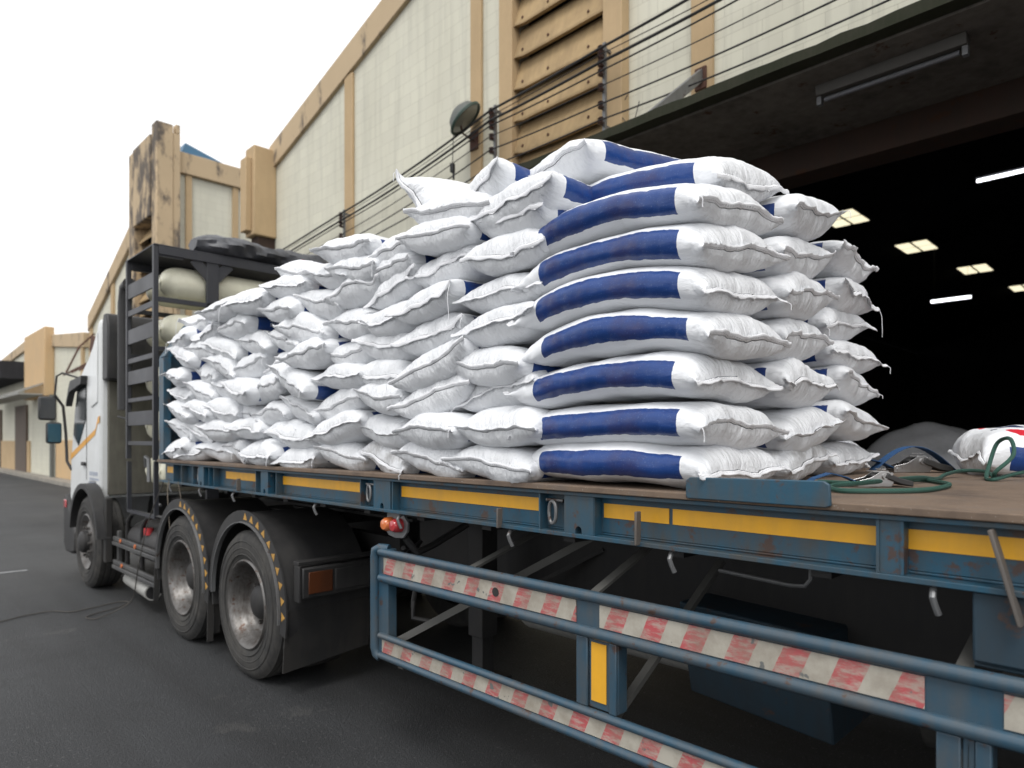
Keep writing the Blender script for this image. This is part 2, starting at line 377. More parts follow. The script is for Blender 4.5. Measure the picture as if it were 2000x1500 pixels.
# ------------------------------------------------------------------ near warehouse
def topz(y): return 7.78+.279*(13.7-y) if y > 2 else 11.04-.279*(2-y)
wh = empty('warehouse', (6.4, 4, 0), 'near cream block warehouse with ochre pilasters, louvers and dark open doorway', 'warehouse')
X0, X1 = 6.40, 6.65
m = MB()
def wallpiece(m, ya, yb, zb):
    ys = [ya]+([2.0] if ya < 2 < yb else [])+[yb]
    prof = [(ya, zb)]+[(yb, zb)]+[(y, topz(y)) for y in reversed(ys)]
    m.prism(prof, 'x', X0, X1)
wallpiece(m, 6.36, 13.7, 0); wallpiece(m, 4.1, 4.85, 0); wallpiece(m, -16, 4.099, 4.445)
m.bx(X0, X1, 4.85, 6.36, 0, 4.9)
m.build('wall', 'block', wh)
m = MB(); m.bx(6.37, 6.70, -16, 4.09, 4.17, 4.438); m.build('door_beam', 'redbeam', wh, .006)
m = MB(); m.bx(6.372, 6.7, 4.05, 4.3, 0, 4.16); m.build('door_jamb', 'beige', wh, .006)
for i, (a, b_, xo) in enumerate([(10.46, 10.73, .05), (7.075, 7.30, .05), (6.352, 6.60, .15), (4.58, 4.848, .15), (3.51, 3.76, .05), (.0, .25, .05), (-3.5, -3.25, .05)]):
    zt = topz(max(a, b_))-.45
    m = MB(); m.bx(X0-xo, X0-.001, a, b_, 4.43 if a < 4.1 else 0.0, zt); m.build('pilaster', 'beige', wh, .008)
m = MB()
m.prism([(-16, topz(-16)-.48), (2, topz(2)-.48), (13.7, topz(13.7)-.48), (13.7, topz(13.7)+.04), (2, topz(2)+.04), (-16, topz(-16)+.04)], 'x', 6.33, 6.9)
m.build('parapet', 'stain', wh, .01)
for k in range(9):   # louver slats, bottom edge forward, slight sag and warp in each
    zb = 5.42+.42*(k-1); sg = random.uniform(-.012, .012); y = [4.852+(6.348-4.852)*i/8 for i in range(9)]
    vs, fs = [], []
    for i, yy in enumerate(y):
        e = .018*math.exp(-((yy-6.348)/.10)**2)
        dz = sg*math.sin(i/8*3.14)+random.uniform(-.003, .003)
        for (px, pz) in ((6.285, zb+dz+e*2), (6.285, zb+.03+dz), (6.415, zb+.45), (6.45, zb+.45), (6.345, zb+.005+dz+e*2)): vs.append((px, yy, pz))
    for i in range(8):
        for q in range(5): fs.append((i*5+q, i*5+(q+1) % 5, (i+1)*5+(q+1) % 5, (i+1)*5+q))
    fs += [(0,1,2,3,4), (44,43,42,41,40)]
    s = MB().add(vs, fs).build('louver_slat', 'beigel', wh)
    b = MB()
    for yy in (5.1, 5.75, 6.2): b.rbx((6.297, yy, zb+.10), (.02,.02,.03), (('Y'), R(20)))
    b.build('bolt', 'rust', s)
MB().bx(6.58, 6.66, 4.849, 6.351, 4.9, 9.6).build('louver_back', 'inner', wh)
# rain hopper box at the far end
hb = MB().bx(5.92, 6.398, 13.5, 13.93, 5.87, 7.70).build('rain_box', 'beige', wh, .02)
MB().bx(5.80, 5.918, 13.62, 13.9, 5.95, 7.45).build('downpipe_bracket', 'beige', wh, .01)
MB().bx(6.02, 6.398, 13.56, 13.88, 5.0, 5.868).build('downpipe', 'redbeam', wh, .02)
# canopy
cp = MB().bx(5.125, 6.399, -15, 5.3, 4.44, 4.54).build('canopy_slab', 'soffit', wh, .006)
lp = []
m = MB(); n_ = 120
for i in range(n_+1):
    y = -15+20.32*i/n_
    j = random.uniform(-.006, .006); k = random.uniform(-.008, .008)
    m.v += [(4.985+j, y, 4.455), (4.985+j, y, 4.535+k), (5.12, y, 4.565+k), (5.12, y, 4.455)]
for i in range(n_):
    for q in range(4): m.f.append((i*4+q, i*4+(q+1) % 4, (i+1)*4+(q+1) % 4, (i+1)*4+q))
m.f += [(0,1,2,3), (n_*4+3, n_*4+2, n_*4+1, n_*4)]
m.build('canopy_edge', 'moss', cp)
for yy in (3.63, .12, -3.4):
    st = MB().bar((6.35, yy, 5.48), (5.2, yy, 4.55), .11, .05, (0,1,0)).build('canopy_strut', 'galv', wh, .004)
    m = MB(); m.bx(6.325, 6.349, yy-.06, yy+.07, 5.32, 5.55); m.build('strut_plate', 'rust', st, .004)
# interior shell
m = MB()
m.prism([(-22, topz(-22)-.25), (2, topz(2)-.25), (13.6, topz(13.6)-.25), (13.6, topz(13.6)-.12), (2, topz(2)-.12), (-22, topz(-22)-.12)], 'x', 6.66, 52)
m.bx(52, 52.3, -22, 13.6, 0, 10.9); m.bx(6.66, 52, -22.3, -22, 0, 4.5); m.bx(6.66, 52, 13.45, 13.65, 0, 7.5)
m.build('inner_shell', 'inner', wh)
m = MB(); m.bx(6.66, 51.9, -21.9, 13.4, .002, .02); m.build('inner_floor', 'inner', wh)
for (x, y) in ((23.3, 8.16), (29.3, 7.6), (35.8, 6.97), (43, 6.25)):
    s = MB().bx(x-.85, x+.85, y-.62, y+.62, topz(y)-.40, topz(y)-.36).build('skylight_frame', 'inner', wh)
    for i in (-1, 1):
        for j in (-1, 1): MB().bx(x+i*.42-.36, x+i*.42+.36, y+j*.29-.24, y+j*.29+.24, topz(y)-.42, topz(y)-.395).build('skylight_pane', 'skylight', s)
for i, (x, y, z) in enumerate(((29.9, 6.6, 7.0), (16.6, 2.55, 7.0))):
    t = empty('tube_lamp', (x, y, z), ['lit white tube lamp hanging low in the dark warehouse', 'lit white tube lamp at the right edge of the dark warehouse'][i], 'lamp', 'lit tube lamps in the warehouse')
    MB().cyl((x, y-.65, z), (x, y+.65, z), .055 if i == 0 else .035, 12).build('tube', 'tube', t, smooth=1)
    MB().bx(x-.07, x+.07, y-.68, y+.68, z+.05, z+.11).build('housing', 'inner', t)
    m = MB(); m.bx(x-.005, x+.005, y-.55, y-.54, z+.11, 9.28); m.bx(x-.005, x+.005, y+.54, y+.55, z+.11, 9.28); m.build('hanger', 'wire', t)
t = empty('strip_light', (5.45, 1.6, 4.42), 'long unlit strip light fixed under the stained canopy soffit', 'lamp')
m = MB(); m.prism([(5.385, 4.438), (5.515, 4.438), (5.495, 4.365), (5.405, 4.365)], 'y', 1.10, 2.10); m.build('housing', paint('lamp_housing', (.075,.072,.065), .6), t, .004)
m = MB(); m.cyl((5.45, 1.15, 4.335), (5.45, 2.05, 4.335), .018, 12); m.build('tube', paint('unlit_tube', (.13,.135,.15), .35), t, smooth=1)
for y in (1.115, 2.085): MB().bx(5.425, 5.475, y-.018, y+.018, 4.30, 4.3645).build('socket', 'galv', t, .003)

# floodlight on the pilaster
fl = empty('floodlight', (6.35, 7.2, 6.5), 'round green rimmed floodlight on the ochre pilaster above the sacks', 'floodlight')
mt = Matrix.Translation((6.08, 7.12, 6.13)) @ Vector((-1,0,0)).rotation_difference(Vector((.48,-.50,-.72))).to_matrix().to_4x4()
def lath_m(prof, mt, n=40):
    m = MB(); m.lathe(prof, (0,0,0), n, 'x'); m.v = [tuple(mt @ Vector(p)) for p in m.v]; return m
lath_m([(.0,.25), (-.02,.275), (-.05,.27), (-.05,.245), (-.03,.24), (0,.24)], mt).build('rim', paint('green_rim', (.03,.065,.05), .45), fl, smooth=1, angle=60)
lath_m([(-.035,.001), (-.03,.241)], mt).build('glass', paint('dusty_lamp_glass', (.26,.27,.24), .12, (.18,.18,.16), .5), fl, smooth=1)
lath_m([(0,.245), (.08,.20), (.14,.10), (.15,.001)], mt).build('back_shell', paint('lamp_shell', (.09,.10,.09), .5), fl, smooth=1)
m = MB(); m.tube([(6.05, 7.2, 6.2), (6.12, 7.2, 5.95), (6.34, 7.2, 5.9)], .014); m.bx(6.325, 6.348, 7.12, 7.28, 5.78, 6.05); m.build('bracket', 'rust', fl)
m = MB(); m.tube([(6.0, 7.25, 5.98), (6.0, 7.26, 5.75), (6.0, 7.27, 5.5)], .006); m.rbx((6.0, 7.27, 5.45), (.06,.05,.12), (('Z'), .4)); m.rbx((6.01, 7.26, 5.34), (.05,.03,.09), (('Z'), .9)); m.build('dangling_switch', 'wire', fl)

# cable racks with insulators
RY = [(10.55, (5.62, 5.57, 5.50, 5.44, 5.25, 5.08, 4.95)), (6.56, (6.02, 5.95, 5.89, 5.82, 5.68, 5.50, 5.28)), (4.74, (6.09, 6.02, 5.93, 5.83, 5.66, 5.46, 5.28)), (.9, (6.35, 6.14, 6.12, 6.04, 5.78, 5.52, 5.3))]
lbl = ['far row of brown insulators on a steel bar low on the block wall', 'row of brown insulators on the left edge of the louver', 'row of brown insulators on the right edge of the louver', 'row of brown insulators beyond the leaning canopy strut']
def rackx(y): return 6.10 if y < 8 else 6.2
for (y, zs), lb in zip(RY, lbl):
    rx = rackx(y)
    e = empty('insulator_rack', (rx+.1, y, zs[-1]-.2), lb, 'insulator rack', 'insulator racks carrying the cables')
    m = MB(); m.bx(rx+.03, rx+.065, y-.02, y+.02, zs[-1]-.10, zs[0]+.10)
    for z in (zs[-1]-.04, zs[0]+.03): m.bx(rx+.066, (6.27 if y < 7 and y > 4 else 6.40), y-.015, y+.015, z-.015, z+.015)
    m.build('bar', 'galv', e)
    for z in zs:
        m = MB(); m.lathe([(-.038,.001), (-.038,.03), (-.026,.040), (-.014,.028), (0,.022), (.014,.028), (.026,.040), (.038,.03), (.038,.001)], (rx-.02, y, z), 16, 'z'); m.bx(rx-.025, rx+.029, y-.006, y+.006, z+.039, z+.046); m.bx(rx-.025, rx+.029, y-.006, y+.006, z-.046, z-.039)
        m.build('insulator', 'porcelain', e, smooth=1)
names = ['thick top', 'thin second', 'thick third', 'thin fourth', 'thin fifth', 'sixth', 'lowest']
for i in range(7):
    pts = []
    for j in range(len(RY)-1):
        (ya, za), (yb, zb) = RY[j], RY[j+1]
        a = za[min(i, len(za)-1)]-(.04 if i >= len(za) else 0); b = zb[i]
        for q in range(10):
            f = q/10; pts.append((rackx(ya)*(1-f)+rackx(yb)*f-.045, ya+(yb-ya)*f, a+(b-a)*f-.22*f*(1-f)*((yb-ya)/4)**2))
    pts.append((rackx(.9)-.045, .9, RY[-1][1][i]))
    pts.append((6.05, -8, RY[-1][1][i]+.1))
    pts = [(6.15, 13.4, pts[0][2]-.25)]+pts
    tag(MB().tube(pts, [.015,.005,.016,.009,.006,.009,.009][i], 6).build('overhead_cable', 'wire', smooth=1), '%s of the black cables strung along the block wall' % names[i], 'cable', 'cables along the warehouse wall')
i = 0
for pts, wd in ([[(6.33,4.55,5.60), (6.3,4.62,5.48), (6.28,4.6,5.35), (6.2,4.42,5.12), (6.1,4.35,4.7)], 'left'], [[(6.05,4.2,5.30), (6.05,4.25,5.15), (6.1,4.2,4.9), (6.12,4.15,4.6)], 'right']):
    tag(MB().tube(pts, .005, 6).build('drop_wire', 'wire', smooth=1), 'thin %s wire dropping from the cables behind the canopy edge' % wd, 'wire', 'wires dropping to the canopy')

# ------------------------------------------------------------------ second warehouse
w2 = empty('warehouse', (6.1, 23, 0), 'second warehouse with stained ochre louver tower and blue roof behind the truck cab', 'warehouse')
m = MB()
m.prism([(21.6, 0), (27.2, 0), (27.2, 5.9), (21.6, 8.25)], 'x', 6.1, 6.5)
m.bx(6.47, 16, 19.62, 19.9, 0, 9.0); m.build('wall', 'block', w2)
MB().prism([(21.6, 7.75), (27.25, 5.45), (27.25, 6.0), (21.6, 8.35)], 'x', 6.0, 6.7).build('parapet', 'stain', w2, .02)
MB().bx(6.47, 16, 19.5, 19.95, 8.97, 9.55).build('parapet', 'stain', w2, .02)
for (a, b_) in ((21.3, 21.8), (19.35, 19.75)):
    MB().bx(5.84, 6.27, a, b_, 0, 10.15 if a < 21 else 9.9).build('tower_pier', 'stain2', w2, .03)
MB().bx(6.275, 6.46, 19.38, 21.8, 0, 9.95).build('tower_side', 'stain2', w2, .02)
MB().bx(6.34, 6.46, 19.38, 19.6, 9.951, 10.2).build('tower_side', 'stain2', w2, .02)
MB().bx(5.80, 6.27, 19.76, 21.29, 7.7, 9.9).build('tower_head', 'stain2', w2, .03)
for k in range(9):
    z = 3.9+k*.42
    MB().add([(5.98,19.76,z), (5.98,21.29,z), (6.2,21.29,z+.42), (6.2,19.76,z+.42), (5.98,19.76,z+.04), (5.98,21.29,z+.04), (6.2,21.29,z+.46), (6.2,19.76,z+.46)], [(0,1,2,3), (4,7,6,5), (0,4,5,1), (1,5,6,2), (2,6,7,3), (3,7,4,0)]).build('louver_slat', 'beigel', w2)
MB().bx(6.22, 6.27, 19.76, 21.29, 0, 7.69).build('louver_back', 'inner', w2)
for x in (6.66, 7.95, 10.2): MB().bx(x, x+.16, 19.55, 19.618, 0, 8.96).build('pilaster', 'beige', w2)
for y in (24.2, 26.9): MB().bx(6.04, 6.098, y, y+.3, 0, 5.9 if y > 26 else 7.1).build('pilaster', 'beige', w2)
MB().prism([(6.69, 9.56), (12, 9.56), (12, 9.75), (8.2, 9.80), (6.9, 10.15)], 'y', 20.3, 21.5).build('roof', 'slate', w2)
MB().bx(6.02, 6.098, 21.8, 27.2, 0, 1.5).build('wainscot', 'ochre', w2)
# ------------------------------------------------------------------ third warehouse, far down the road
w3 = empty('warehouse', (6.1, 36, 0), 'far low warehouse with ochre pier and pale awning at the left edge', 'warehouse')
MB().prism([(27.9, 0), (60, 0), (60, 5.0), (37.5, 6.2), (27.9, 5.3)], 'x', 6.1, 6.5).build('wall', 'block', w3)
MB().bx(6.5, 15, 27.9, 28.2, 0, 5.3).build('wall', 'block', w3)
MB().prism([(27.85, 4.95), (37.5, 5.95), (60, 4.9), (60, 5.3), (37.5, 6.4), (27.85, 5.5)], 'x', 6.0, 6.6).build('parapet', 'stain', w3, .02)
MB().bx(5.75, 6.098, 33.0, 37.4, 3.45, 6.3).build('pier', 'ochre', w3, .03)
MB().bx(6.03, 6.098, 28.4, 32.4, .15, 1.65).build('wainscot', 'ochre', w3)
MB().bx(6.03, 6.098, 38, 60, .15, 1.6).build('wainscot', 'beige', w3)
MB().bx(6.02, 6.098, 28.0, 28.3, 0, 5.0).build('pilaster', 'beige', w3)
MB().bx(5.9, 6.02, 32.6, 32.9, 0, 3.5).build('drain_pipe', paint('grey_pipe', (.13,.14,.13), .7), w3)
MB().bx(5.0, 6.098, 38.5, 52, 4.5, 5.3).build('loading_canopy', 'inner', w3)
m = MB()
for i in range(40):
    y = 33.2+i*.30
    m.add([(4.9, y, 3.55), (4.9, y+.16, 3.55), (5.74, y+.16, 3.95), (5.74, y, 3.95), (4.9, y, 3.60+.03*(i % 2)), (4.9, y+.16, 3.6+.03*(i % 2)), (5.74, y+.16, 4.0), (5.74, y, 4.0)], [(0,1,2,3), (4,7,6,5), (0,4,5,1), (1,5,6,2), (2,6,7,3), (3,7,4,0)])
m.bx(4.92, 5.74, 33.2, 45.2, 3.5, 3.545)
m.build('awning', 'greycyl', w3)
MB().bx(6.0, 6.098, 38.6, 41.5, 0, 3.3).build('door', paint('brown_door', (.10,.07,.05), .7), w3)
MB().bx(6.0, 6.098, 46, 49, 0, 3.3).build('door', paint('brown_door', (.10,.07,.05), .7), w3)
# rusted awning between the far buildings
aw = empty('rusty_awning', (6.1, 24.4, 3.6), 'ragged rusty sheet awning on the wall above the truck cab roof', 'awning')
m = MB()
for i in range(14):
    y = 23.6+i*.21; j = random.uniform(-.08, .08)
    m.add([(5.2+j, y, 3.85+j), (5.2+j, y+.15, 3.85+j), (6.0, y+.15, 4.35), (6.0, y, 4.35), (5.2+j, y, 3.9+j), (5.2+j, y+.15, 3.9+j), (6.0, y+.15, 4.42), (6.0, y, 4.42)], [(0,1,2,3), (4,7,6,5), (0,4,5,1), (1,5,6,2), (2,6,7,3), (3,7,4,0)])
m.build('sheet', 'rust', aw)
MB().tube([(6.05, 23.6, 5.3), (5.6, 23.65, 4.8), (5.22, 23.7, 3.9)], .03).build('stay', 'rust', aw)
MB().tube([(6.05, 26.5, 5.3), (5.6, 26.5, 4.8), (5.22, 26.5, 3.9)], .03).build('stay', 'rust', aw)
MB().rbx((5.8, 24.9, 4.6), (.3, .9, .5), ('X', .5)).build('motor', 'rust', aw)

# ------------------------------------------------------------------ trailer
tr = empty('flatbed_trailer', (3.25, 1, 0), 'long blue flatbed trailer with yellow tape and striped side rails carrying the sacks', 'trailer')
XS, XE, YF, YR = 2.0, 4.48, 6.55, -5.5
def hang(m, y, z): pass
dk = MB().bx(XS-.015, XE+.015, YR, YF, 1.478, 1.502).build('deck', 'deck', tr, .004)
# side channel: web set back, bottom flange, top flange
def channel(x, sgn, nm='side_channel'):
    m = MB()
    xs = sorted((x+sgn*.055, x+sgn*.068)); m.bx(xs[0], xs[1], YR, YF, 1.325, 1.46)
    xs = sorted((x, x+sgn*.10)); m.bx(xs[0], xs[1], YR, YF, 1.462, 1.4765)
    m.bx(xs[0], xs[1], YR, YF, 1.300, 1.316)
    xs = sorted((x+sgn*.054, x+sgn*.075)); m.bx(xs[0], xs[1], YR, YF, 1.317, 1.324)
    return m.build(nm, 'blue', tr, .002)
sc = channel(XS, 1); channel(XE, -1)
for (a, b_) in ((6.49, 6.21), (5.174, 4.565), (4.235, 3.235), (2.90, 1.885), (1.585, 1.30), (1.285, .625), (.555, -.5), (-.62, -1.9), (-2.05, -3.4), (-3.5, -5.2)):
    MB().bx(XS+.0515, XS+.0548, b_, a, 1.383, 1.437).build('yellow_tape', 'yellow', tr)
def pocket(ya, yb):                 # proud plate with a drain notch at the foot
    w_ = ya-yb; c = (ya+yb)/2; r = .016
    pts = [(yb, 1.3165), (c-r, 1.3165)]+[(c-r*math.cos(a), 1.3165+.01+r*1.2*math.sin(a)) for a in [math.pi*i/8 for i in range(9)]]+[(c+r, 1.3165), (ya, 1.3165), (ya, 1.4615), (yb, 1.4615)]
    return MB().prism(pts, 'x', XS+.006, XS+.050).build('stake_plate', 'blue', tr)
pocket(3.09, 2.935); pocket(1.745, 1.60); pocket(5.62, 5.50); pocket(4.47, 4.36)
for y in (6.2, 6.0, 5.74, 5.40, 5.30, 4.555, 4.245, 3.225, 2.92, 1.88, 1.60, .615, .555, -.55, -1.95):
    MB().bx(XS+.008, XS+.054, y-.004, y+.004, 1.3165, 1.4615).build('rib', 'blue', tr)
MB().bx(XS+.012, XS+.050, .56, .612, 1.3165, 1.4615).build('stake_plate', 'blue', tr)
for y, z0, z1, tl in ((1.39, 1.305, 1.425, 0), (2.10, 1.30, 1.385, 0), (4.80, 1.31, 1.40, 0), (.325, 1.235, 1.46, .03)):
    MB().bar((XS-.008, y-tl, z0), (XS-.008, y+tl, z1), .030 if not tl else .045, .010, (0,1,0)).build('strap_bracket', 'galv' if 0 else paint('worn_bracket', (.09,.085,.08), .6, (.16,.12,.09), .5), tr, .003)
# lashing rings (two links on a bar)
def ring(y):
    m = MB(); m.cyl((XS+.03, y-.045, 1.435), (XS+.03, y+.045, 1.435), .007, 8)
    for d, r, zz, tw in ((.0, .021, 1.388, .12),):
        pts = [(XS+.016+r*math.cos(a)*math.sin(tw), y+d+r*math.cos(a)*math.cos(tw), zz+math.copysign(.044, math.sin(a))*abs(math.sin(a))**.8) for a in [2*math.pi*i/16 for i in range(17)]]
        m.tube(pts, .0075, 8, False)
    return m.build('lashing_ring', 'galv', tr, smooth=1)
for y in (5.63, 3.15, 1.815, 4.40, -.8): ring(y)
def hook(y, dx=.0, l=.075):
    return MB().tube([(XS+.05+dx, y, 1.30), (XS+.02+dx, y, 1.29), (XS+.005+dx, y-.002, 1.27), (XS+.01+dx, y-.006, 1.25), (XS+.02+dx, y-.012, 1.30-l)], .0085, 8).build('rope_hook', 'galv', tr, smooth=1)
for y in (6.3, 5.6, 4.95, 3.74, 2.87, 2.06, 1.27, .485, -.3, -1.1): hook(y)
MB().tube([(2.35, .93, 1.30), (2.35, .93, 1.20), (2.35, .95, 1.175), (2.35, 1.0, 1.17), (2.35, 1.27, 1.185)], .008, 8).build('bent_rod', 'galv', tr, smooth=1)
# raised edge plate
MB().prism([(1.185, 1.486), (1.185, 1.545), (1.17, 1.556), (.745, 1.562), (.728, 1.552), (.725, 1.492), (.74, 1.486)], 'x', XS-.030, XS-.0165).build('edge_plate', 'blue', tr, .003)
# headboard
hb_ = MB().prism([(2.0, 1.503), (4.48, 1.503), (4.48, 2.42), (4.28, 2.72), (2.2, 2.72), (2.0, 2.42)], 'y', 6.50, 6.53).build('headboard', 'blue', tr, .004)
m = MB(); m.bx(1.985, 2.05, 6.38, 6.499, 1.503, 2.40); m.bar((2.02, 6.45, 2.40), (2.22, 6.45, 2.70), .05, .10, (0,1,0)); m.bx(2.2, 4.3, 6.38, 6.499, 2.66, 2.70); m.bx(4.43, 4.495, 6.38, 6.499, 1.503, 2.40)
m.build('headboard_frame', 'blue', tr, .004)
# underframe
for x in (2.85, 3.63): 
    m = MB(); m.bx(x-.07, x+.07, YR, 6.2, 1.24, 1.26); m.bx(x-.008, x+.008, YR, 6.2, .90, 1.239) if 0 else m.bx(x-.008, x+.008, YR, 3.8, .86, 1.239); m.bx(x-.07, x+.07, YR, 3.8, .84, .859); m.bx(x-.008, x+.008, 3.8, 6.2, 1.13, 1.239); m.bx(x-.07, x+.07, 3.8, 6.2, 1.11, 1.129)
    m.build('main_beam', 'chassis', tr)
k = 0
for i in range(24):
    y = 6.3-i*.5; m = MB(); m.bx(XS+.10, XE-.10, y-.03, y+.03, 1.262, 1.30); m.bx(XS+.10, XE-.10, y-.004, y+.004, 1.30, 1.477); m.build('cross_member', 'chassis', tr)
MB().cyl((3.24, 5.35, 1.09), (3.24, 5.35, 1.105), .5, 32).build('kingpin_plate', 'chassis', tr)
# landing legs
for x in (2.62, 3.9):
    m = MB(); m.bx(x-.06, x+.06, 2.84, 2.96, .55, 1.24); m.bx(x-.045, x+.045, 2.855, 2.945, .32, .549); m.bx(x-.12, x+.12, 2.78, 3.02, .30, .319); m.build('landing_leg', 'chassis', tr, .004)
MB().tube([(2.30, 2.95, 1.0), (2.22, 2.97, 1.0), (2.20, 3.0, .80), (2.17, 2.96, .72), (2.25, 2.85, .70)], .014, 8).build('crank', 'chassis', tr, smooth=1)
MB().bar((2.62, 2.85, .72), (2.85, 2.2, 1.1), .04, .02).build('leg_brace', 'chassis', tr)
MB().bar((2.62, 2.96, .6), (3.9, 2.96, 1.1), .04, .02).build('leg_brace', 'chassis', tr)
tb = MB().add([(2.6,.98,.94), (3.2,.98,.94), (3.2,1.60,.97), (2.6,1.60,.97), (2.7,.98,.50), (3.2,.98,.50), (3.2,1.60,.55), (2.7,1.60,.55)], [(0,1,2,3), (4,7,6,5), (0,4,5,1), (1,5,6,2), (2,6,7,3), (3,7,4,0)]).build('toolbox', 'blue_dark', tr, .01)
MB().cyl((3.3, 1.7, .62), (3.3, 3.1, .62), .20, 28).build('water_tank', 'greycyl', tr, smooth=1)
MB().cyl((3.35, .1, .6), (3.35, .8, .6), .24, 28).build('spare_tyre_carrier', 'rubber', tr, smooth=1)
m = MB(); m.bx(2.02, 2.034, .20, .40, 1.12, 1.299); m.bx(2.034, 2.4, .20, .40, 1.105, 1.119); m.bx(2.39, 2.404, .20, .40, 1.119, 1.299); m.build('wheel_chock_holder', 'blue_dark', tr, .01)
# marker lights under the channel
mk = MB().prism([(3.06,1.20), (3.03,1.17), (2.97,1.16), (2.90,1.165), (2.865,1.20), (2.86,1.25), (2.90,1.295), (3.04,1.298)], 'x', 2.06, 2.075).build('marker_plate', 'galv', tr, .002)
for y, mm in ((3.005, 'lensamber'), (2.925, 'lensred')):
    MB().lathe([(0,.038), (-.035,.036), (-.050,.026), (-.054,.001)], (2.059, y, 1.232), 24, 'x').build('marker_light', mm, mk, smooth=1)
m = MB(); m.tube([(2.10,2.93,1.16), (2.15,2.9,1.08), (2.3,2.95,1.10), (2.5,2.9,1.2)], .02); m.tube([(2.12,2.98,1.1), (2.2,3.1,1.02), (2.4,3.2,1.08)], .013); m.build('air_hose', 'chassis', tr, smooth=1)
# side guard rail
def hexrail(m, z, h, ya=3.02, yb=-3.6, x=2.0):
    """rounded folded-edge tube along Y"""
    n = 10
    prof = [(x+.018*math.cos(a), z+h/2*math.sin(a)) for a in [2*math.pi*i/n for i in range(n)]]
    m.prism(prof, 'y', yb, ya)
rl = MB()
hexrail(rl, 1.088, .044); hexrail(rl, .952, .044); hexrail(rl, .650, .034); hexrail(rl, .546, .036)
rl.bx(2.004, 2.012, -3.6, 3.02, .97, 1.07); rl.bx(2.004, 2.012, -3.6, 3.02, .565, .63)
# left end post: upright tube with rounded shoulders
rl.tube([(2.03, 2.98, 1.105), (2.005, 3.03, 1.108), (1.995, 3.055, 1.095), (1.995, 3.062, 1.06), (1.995, 3.062, .58), (2.0, 3.055, .545), (2.01, 3.03, .530)], .024, 12)
rl.bx(2.005, 2.055, 2.95, 3.04, .53, 1.105)
rlo = rl.build('side_rail', 'rail_blue', tr, smooth=1, angle=50)
for (ya, yb, za, zb) in ((2.985, 1.68, .978, 1.062), (1.565, .50, .978, 1.062), (.33, -1.2, .978, 1.062), (-1.3, -3.5, .978, 1.062), (3.0, -3.5, .566, .632)):
    MB().bx(1.9985, 2.0035, yb, ya, za, zb).build('hazard_tape', 'hazard', tr)
for (a, b_) in ((1.68, 1.49), (.475, .355), (-1.2, -1.32)):
    m = MB(); m.bx(2.0, 2.012, a-.055, a, .667, .930); m.bx(2.0, 2.012, b_, b_+.035, .667, .930); m.bx(2.010, 2.022, b_+.036, a-.056, .667, .930); m.bx(2.0125, 2.07, b_, b_+.010, .667, .930); m.bx(2.0125, 2.07, a-.010, a, .667, .930)
    p = m.build('rail_post', 'rail_blue', tr, .004)
    MB().bx(2.006, 2.0095, b_+.050, a-.070, .695, .915).build('yellow_tape', 'yellow', p)
BG = paint('brace_grey', (.075,.075,.07), .6)
for p, q, wd, th in (((2.03,2.35,1.08),(2.75,2.35,1.28),.04,.012), ((2.03,1.62,1.09),(2.5,1.6,1.28),.04,.012), ((2.03,.42,1.09),(2.75,.42,1.28),.04,.012), ((2.03,2.9,.64),(2.5,2.0,1.22),.035,.035), ((2.03,1.55,.6),(2.7,1.45,1.15),.035,.02), ((2.03,.50,.62),(2.5,.3,1.2),.05,.02)):
    MB().bar(p, q, wd, th).build('rail_brace', BG, tr)
MB().bx(2.03, 2.2, 2.86, 2.90, .50, .512).build('rail_foot', BG, tr)
MB().cyl((1.9965, 2.13, 1.020), (1.9975, 2.13, 1.020), .020, 20).build('hole', 'chassis', tr)
# trailer wheels well behind the camera
for y in (-2.6, -3.9):
    for x in (2.05, 4.15):
        m = MB(); m.lathe([(0,.30), (0,.48), (.03,.515), (.25,.515), (.28,.48), (.28,.30)], (x, y, .515), 40, 'x'); tq = m.build('wheel', 'rubber', tr, smooth=1)
        MB().lathe([(.02,.30), (.06,.26), (.10,.20), (.10,.001)], (x, y, .515), 32, 'x').build('rim', 'rimsteel', tq, smooth=1)

# ------------------------------------------------------------------ tractor
tk = empty('tractor_truck', (3.25, 7.5, 0), 'white cab tractor truck with black gas bottle rack parked ahead of the trailer', 'truck')
for x in (2.82, 3.62): MB().bx(x-.04, x+.04, 3.95, 10.4, .72, .98).build('chassis_rail', 'chassis', tk)
MB().prism([(2.65,.99), (3.9,.99), (3.9,1.08), (2.65,1.08)], 'y', 4.9, 5.9).build('fifth_wheel', 'chassis', tk, .01)
m = MB(); m.cyl((2.3, 4.71, .515), (4.2, 4.71, .515), .10, 16); m.cyl((2.3, 6.0, .515), (4.2, 6.0, .515), .10, 16); m.cyl((2.3, 8.87, .515), (4.2, 8.87, .515), .07, 16); m.build('axle', 'chassis', tk)
TY = [(.015,.315), (.005,.33), (-.004,.37), (-.006,.42), (.0,.465), (.012,.495), (.028,.508), (.035,.517), (.075,.519), (.078,.508), (.088,.508), (.091,.520), (.135,.521), (.138,.509), (.148,.509), (.151,.521), (.195,.520), (.198,.508), (.208,.508), (.211,.519), (.252,.517), (.26,.508), (.275,.495), (.288,.465), (.292,.42), (.29,.37), (.28,.33), (.27,.31)]
def tyre(m, x, y):
    m.lathe([(o, r) for o, r in TY], (x, y, .516), 72, 'x')
def lugs(m, x, y):
    for k in range(60):
        a = 2*math.pi*k/60; ca, sa = math.cos(a), math.sin(a)
        m.rbx((x+.030, y+.512*ca, .516+.512*sa), (.03,.020,.020), ('X', a))
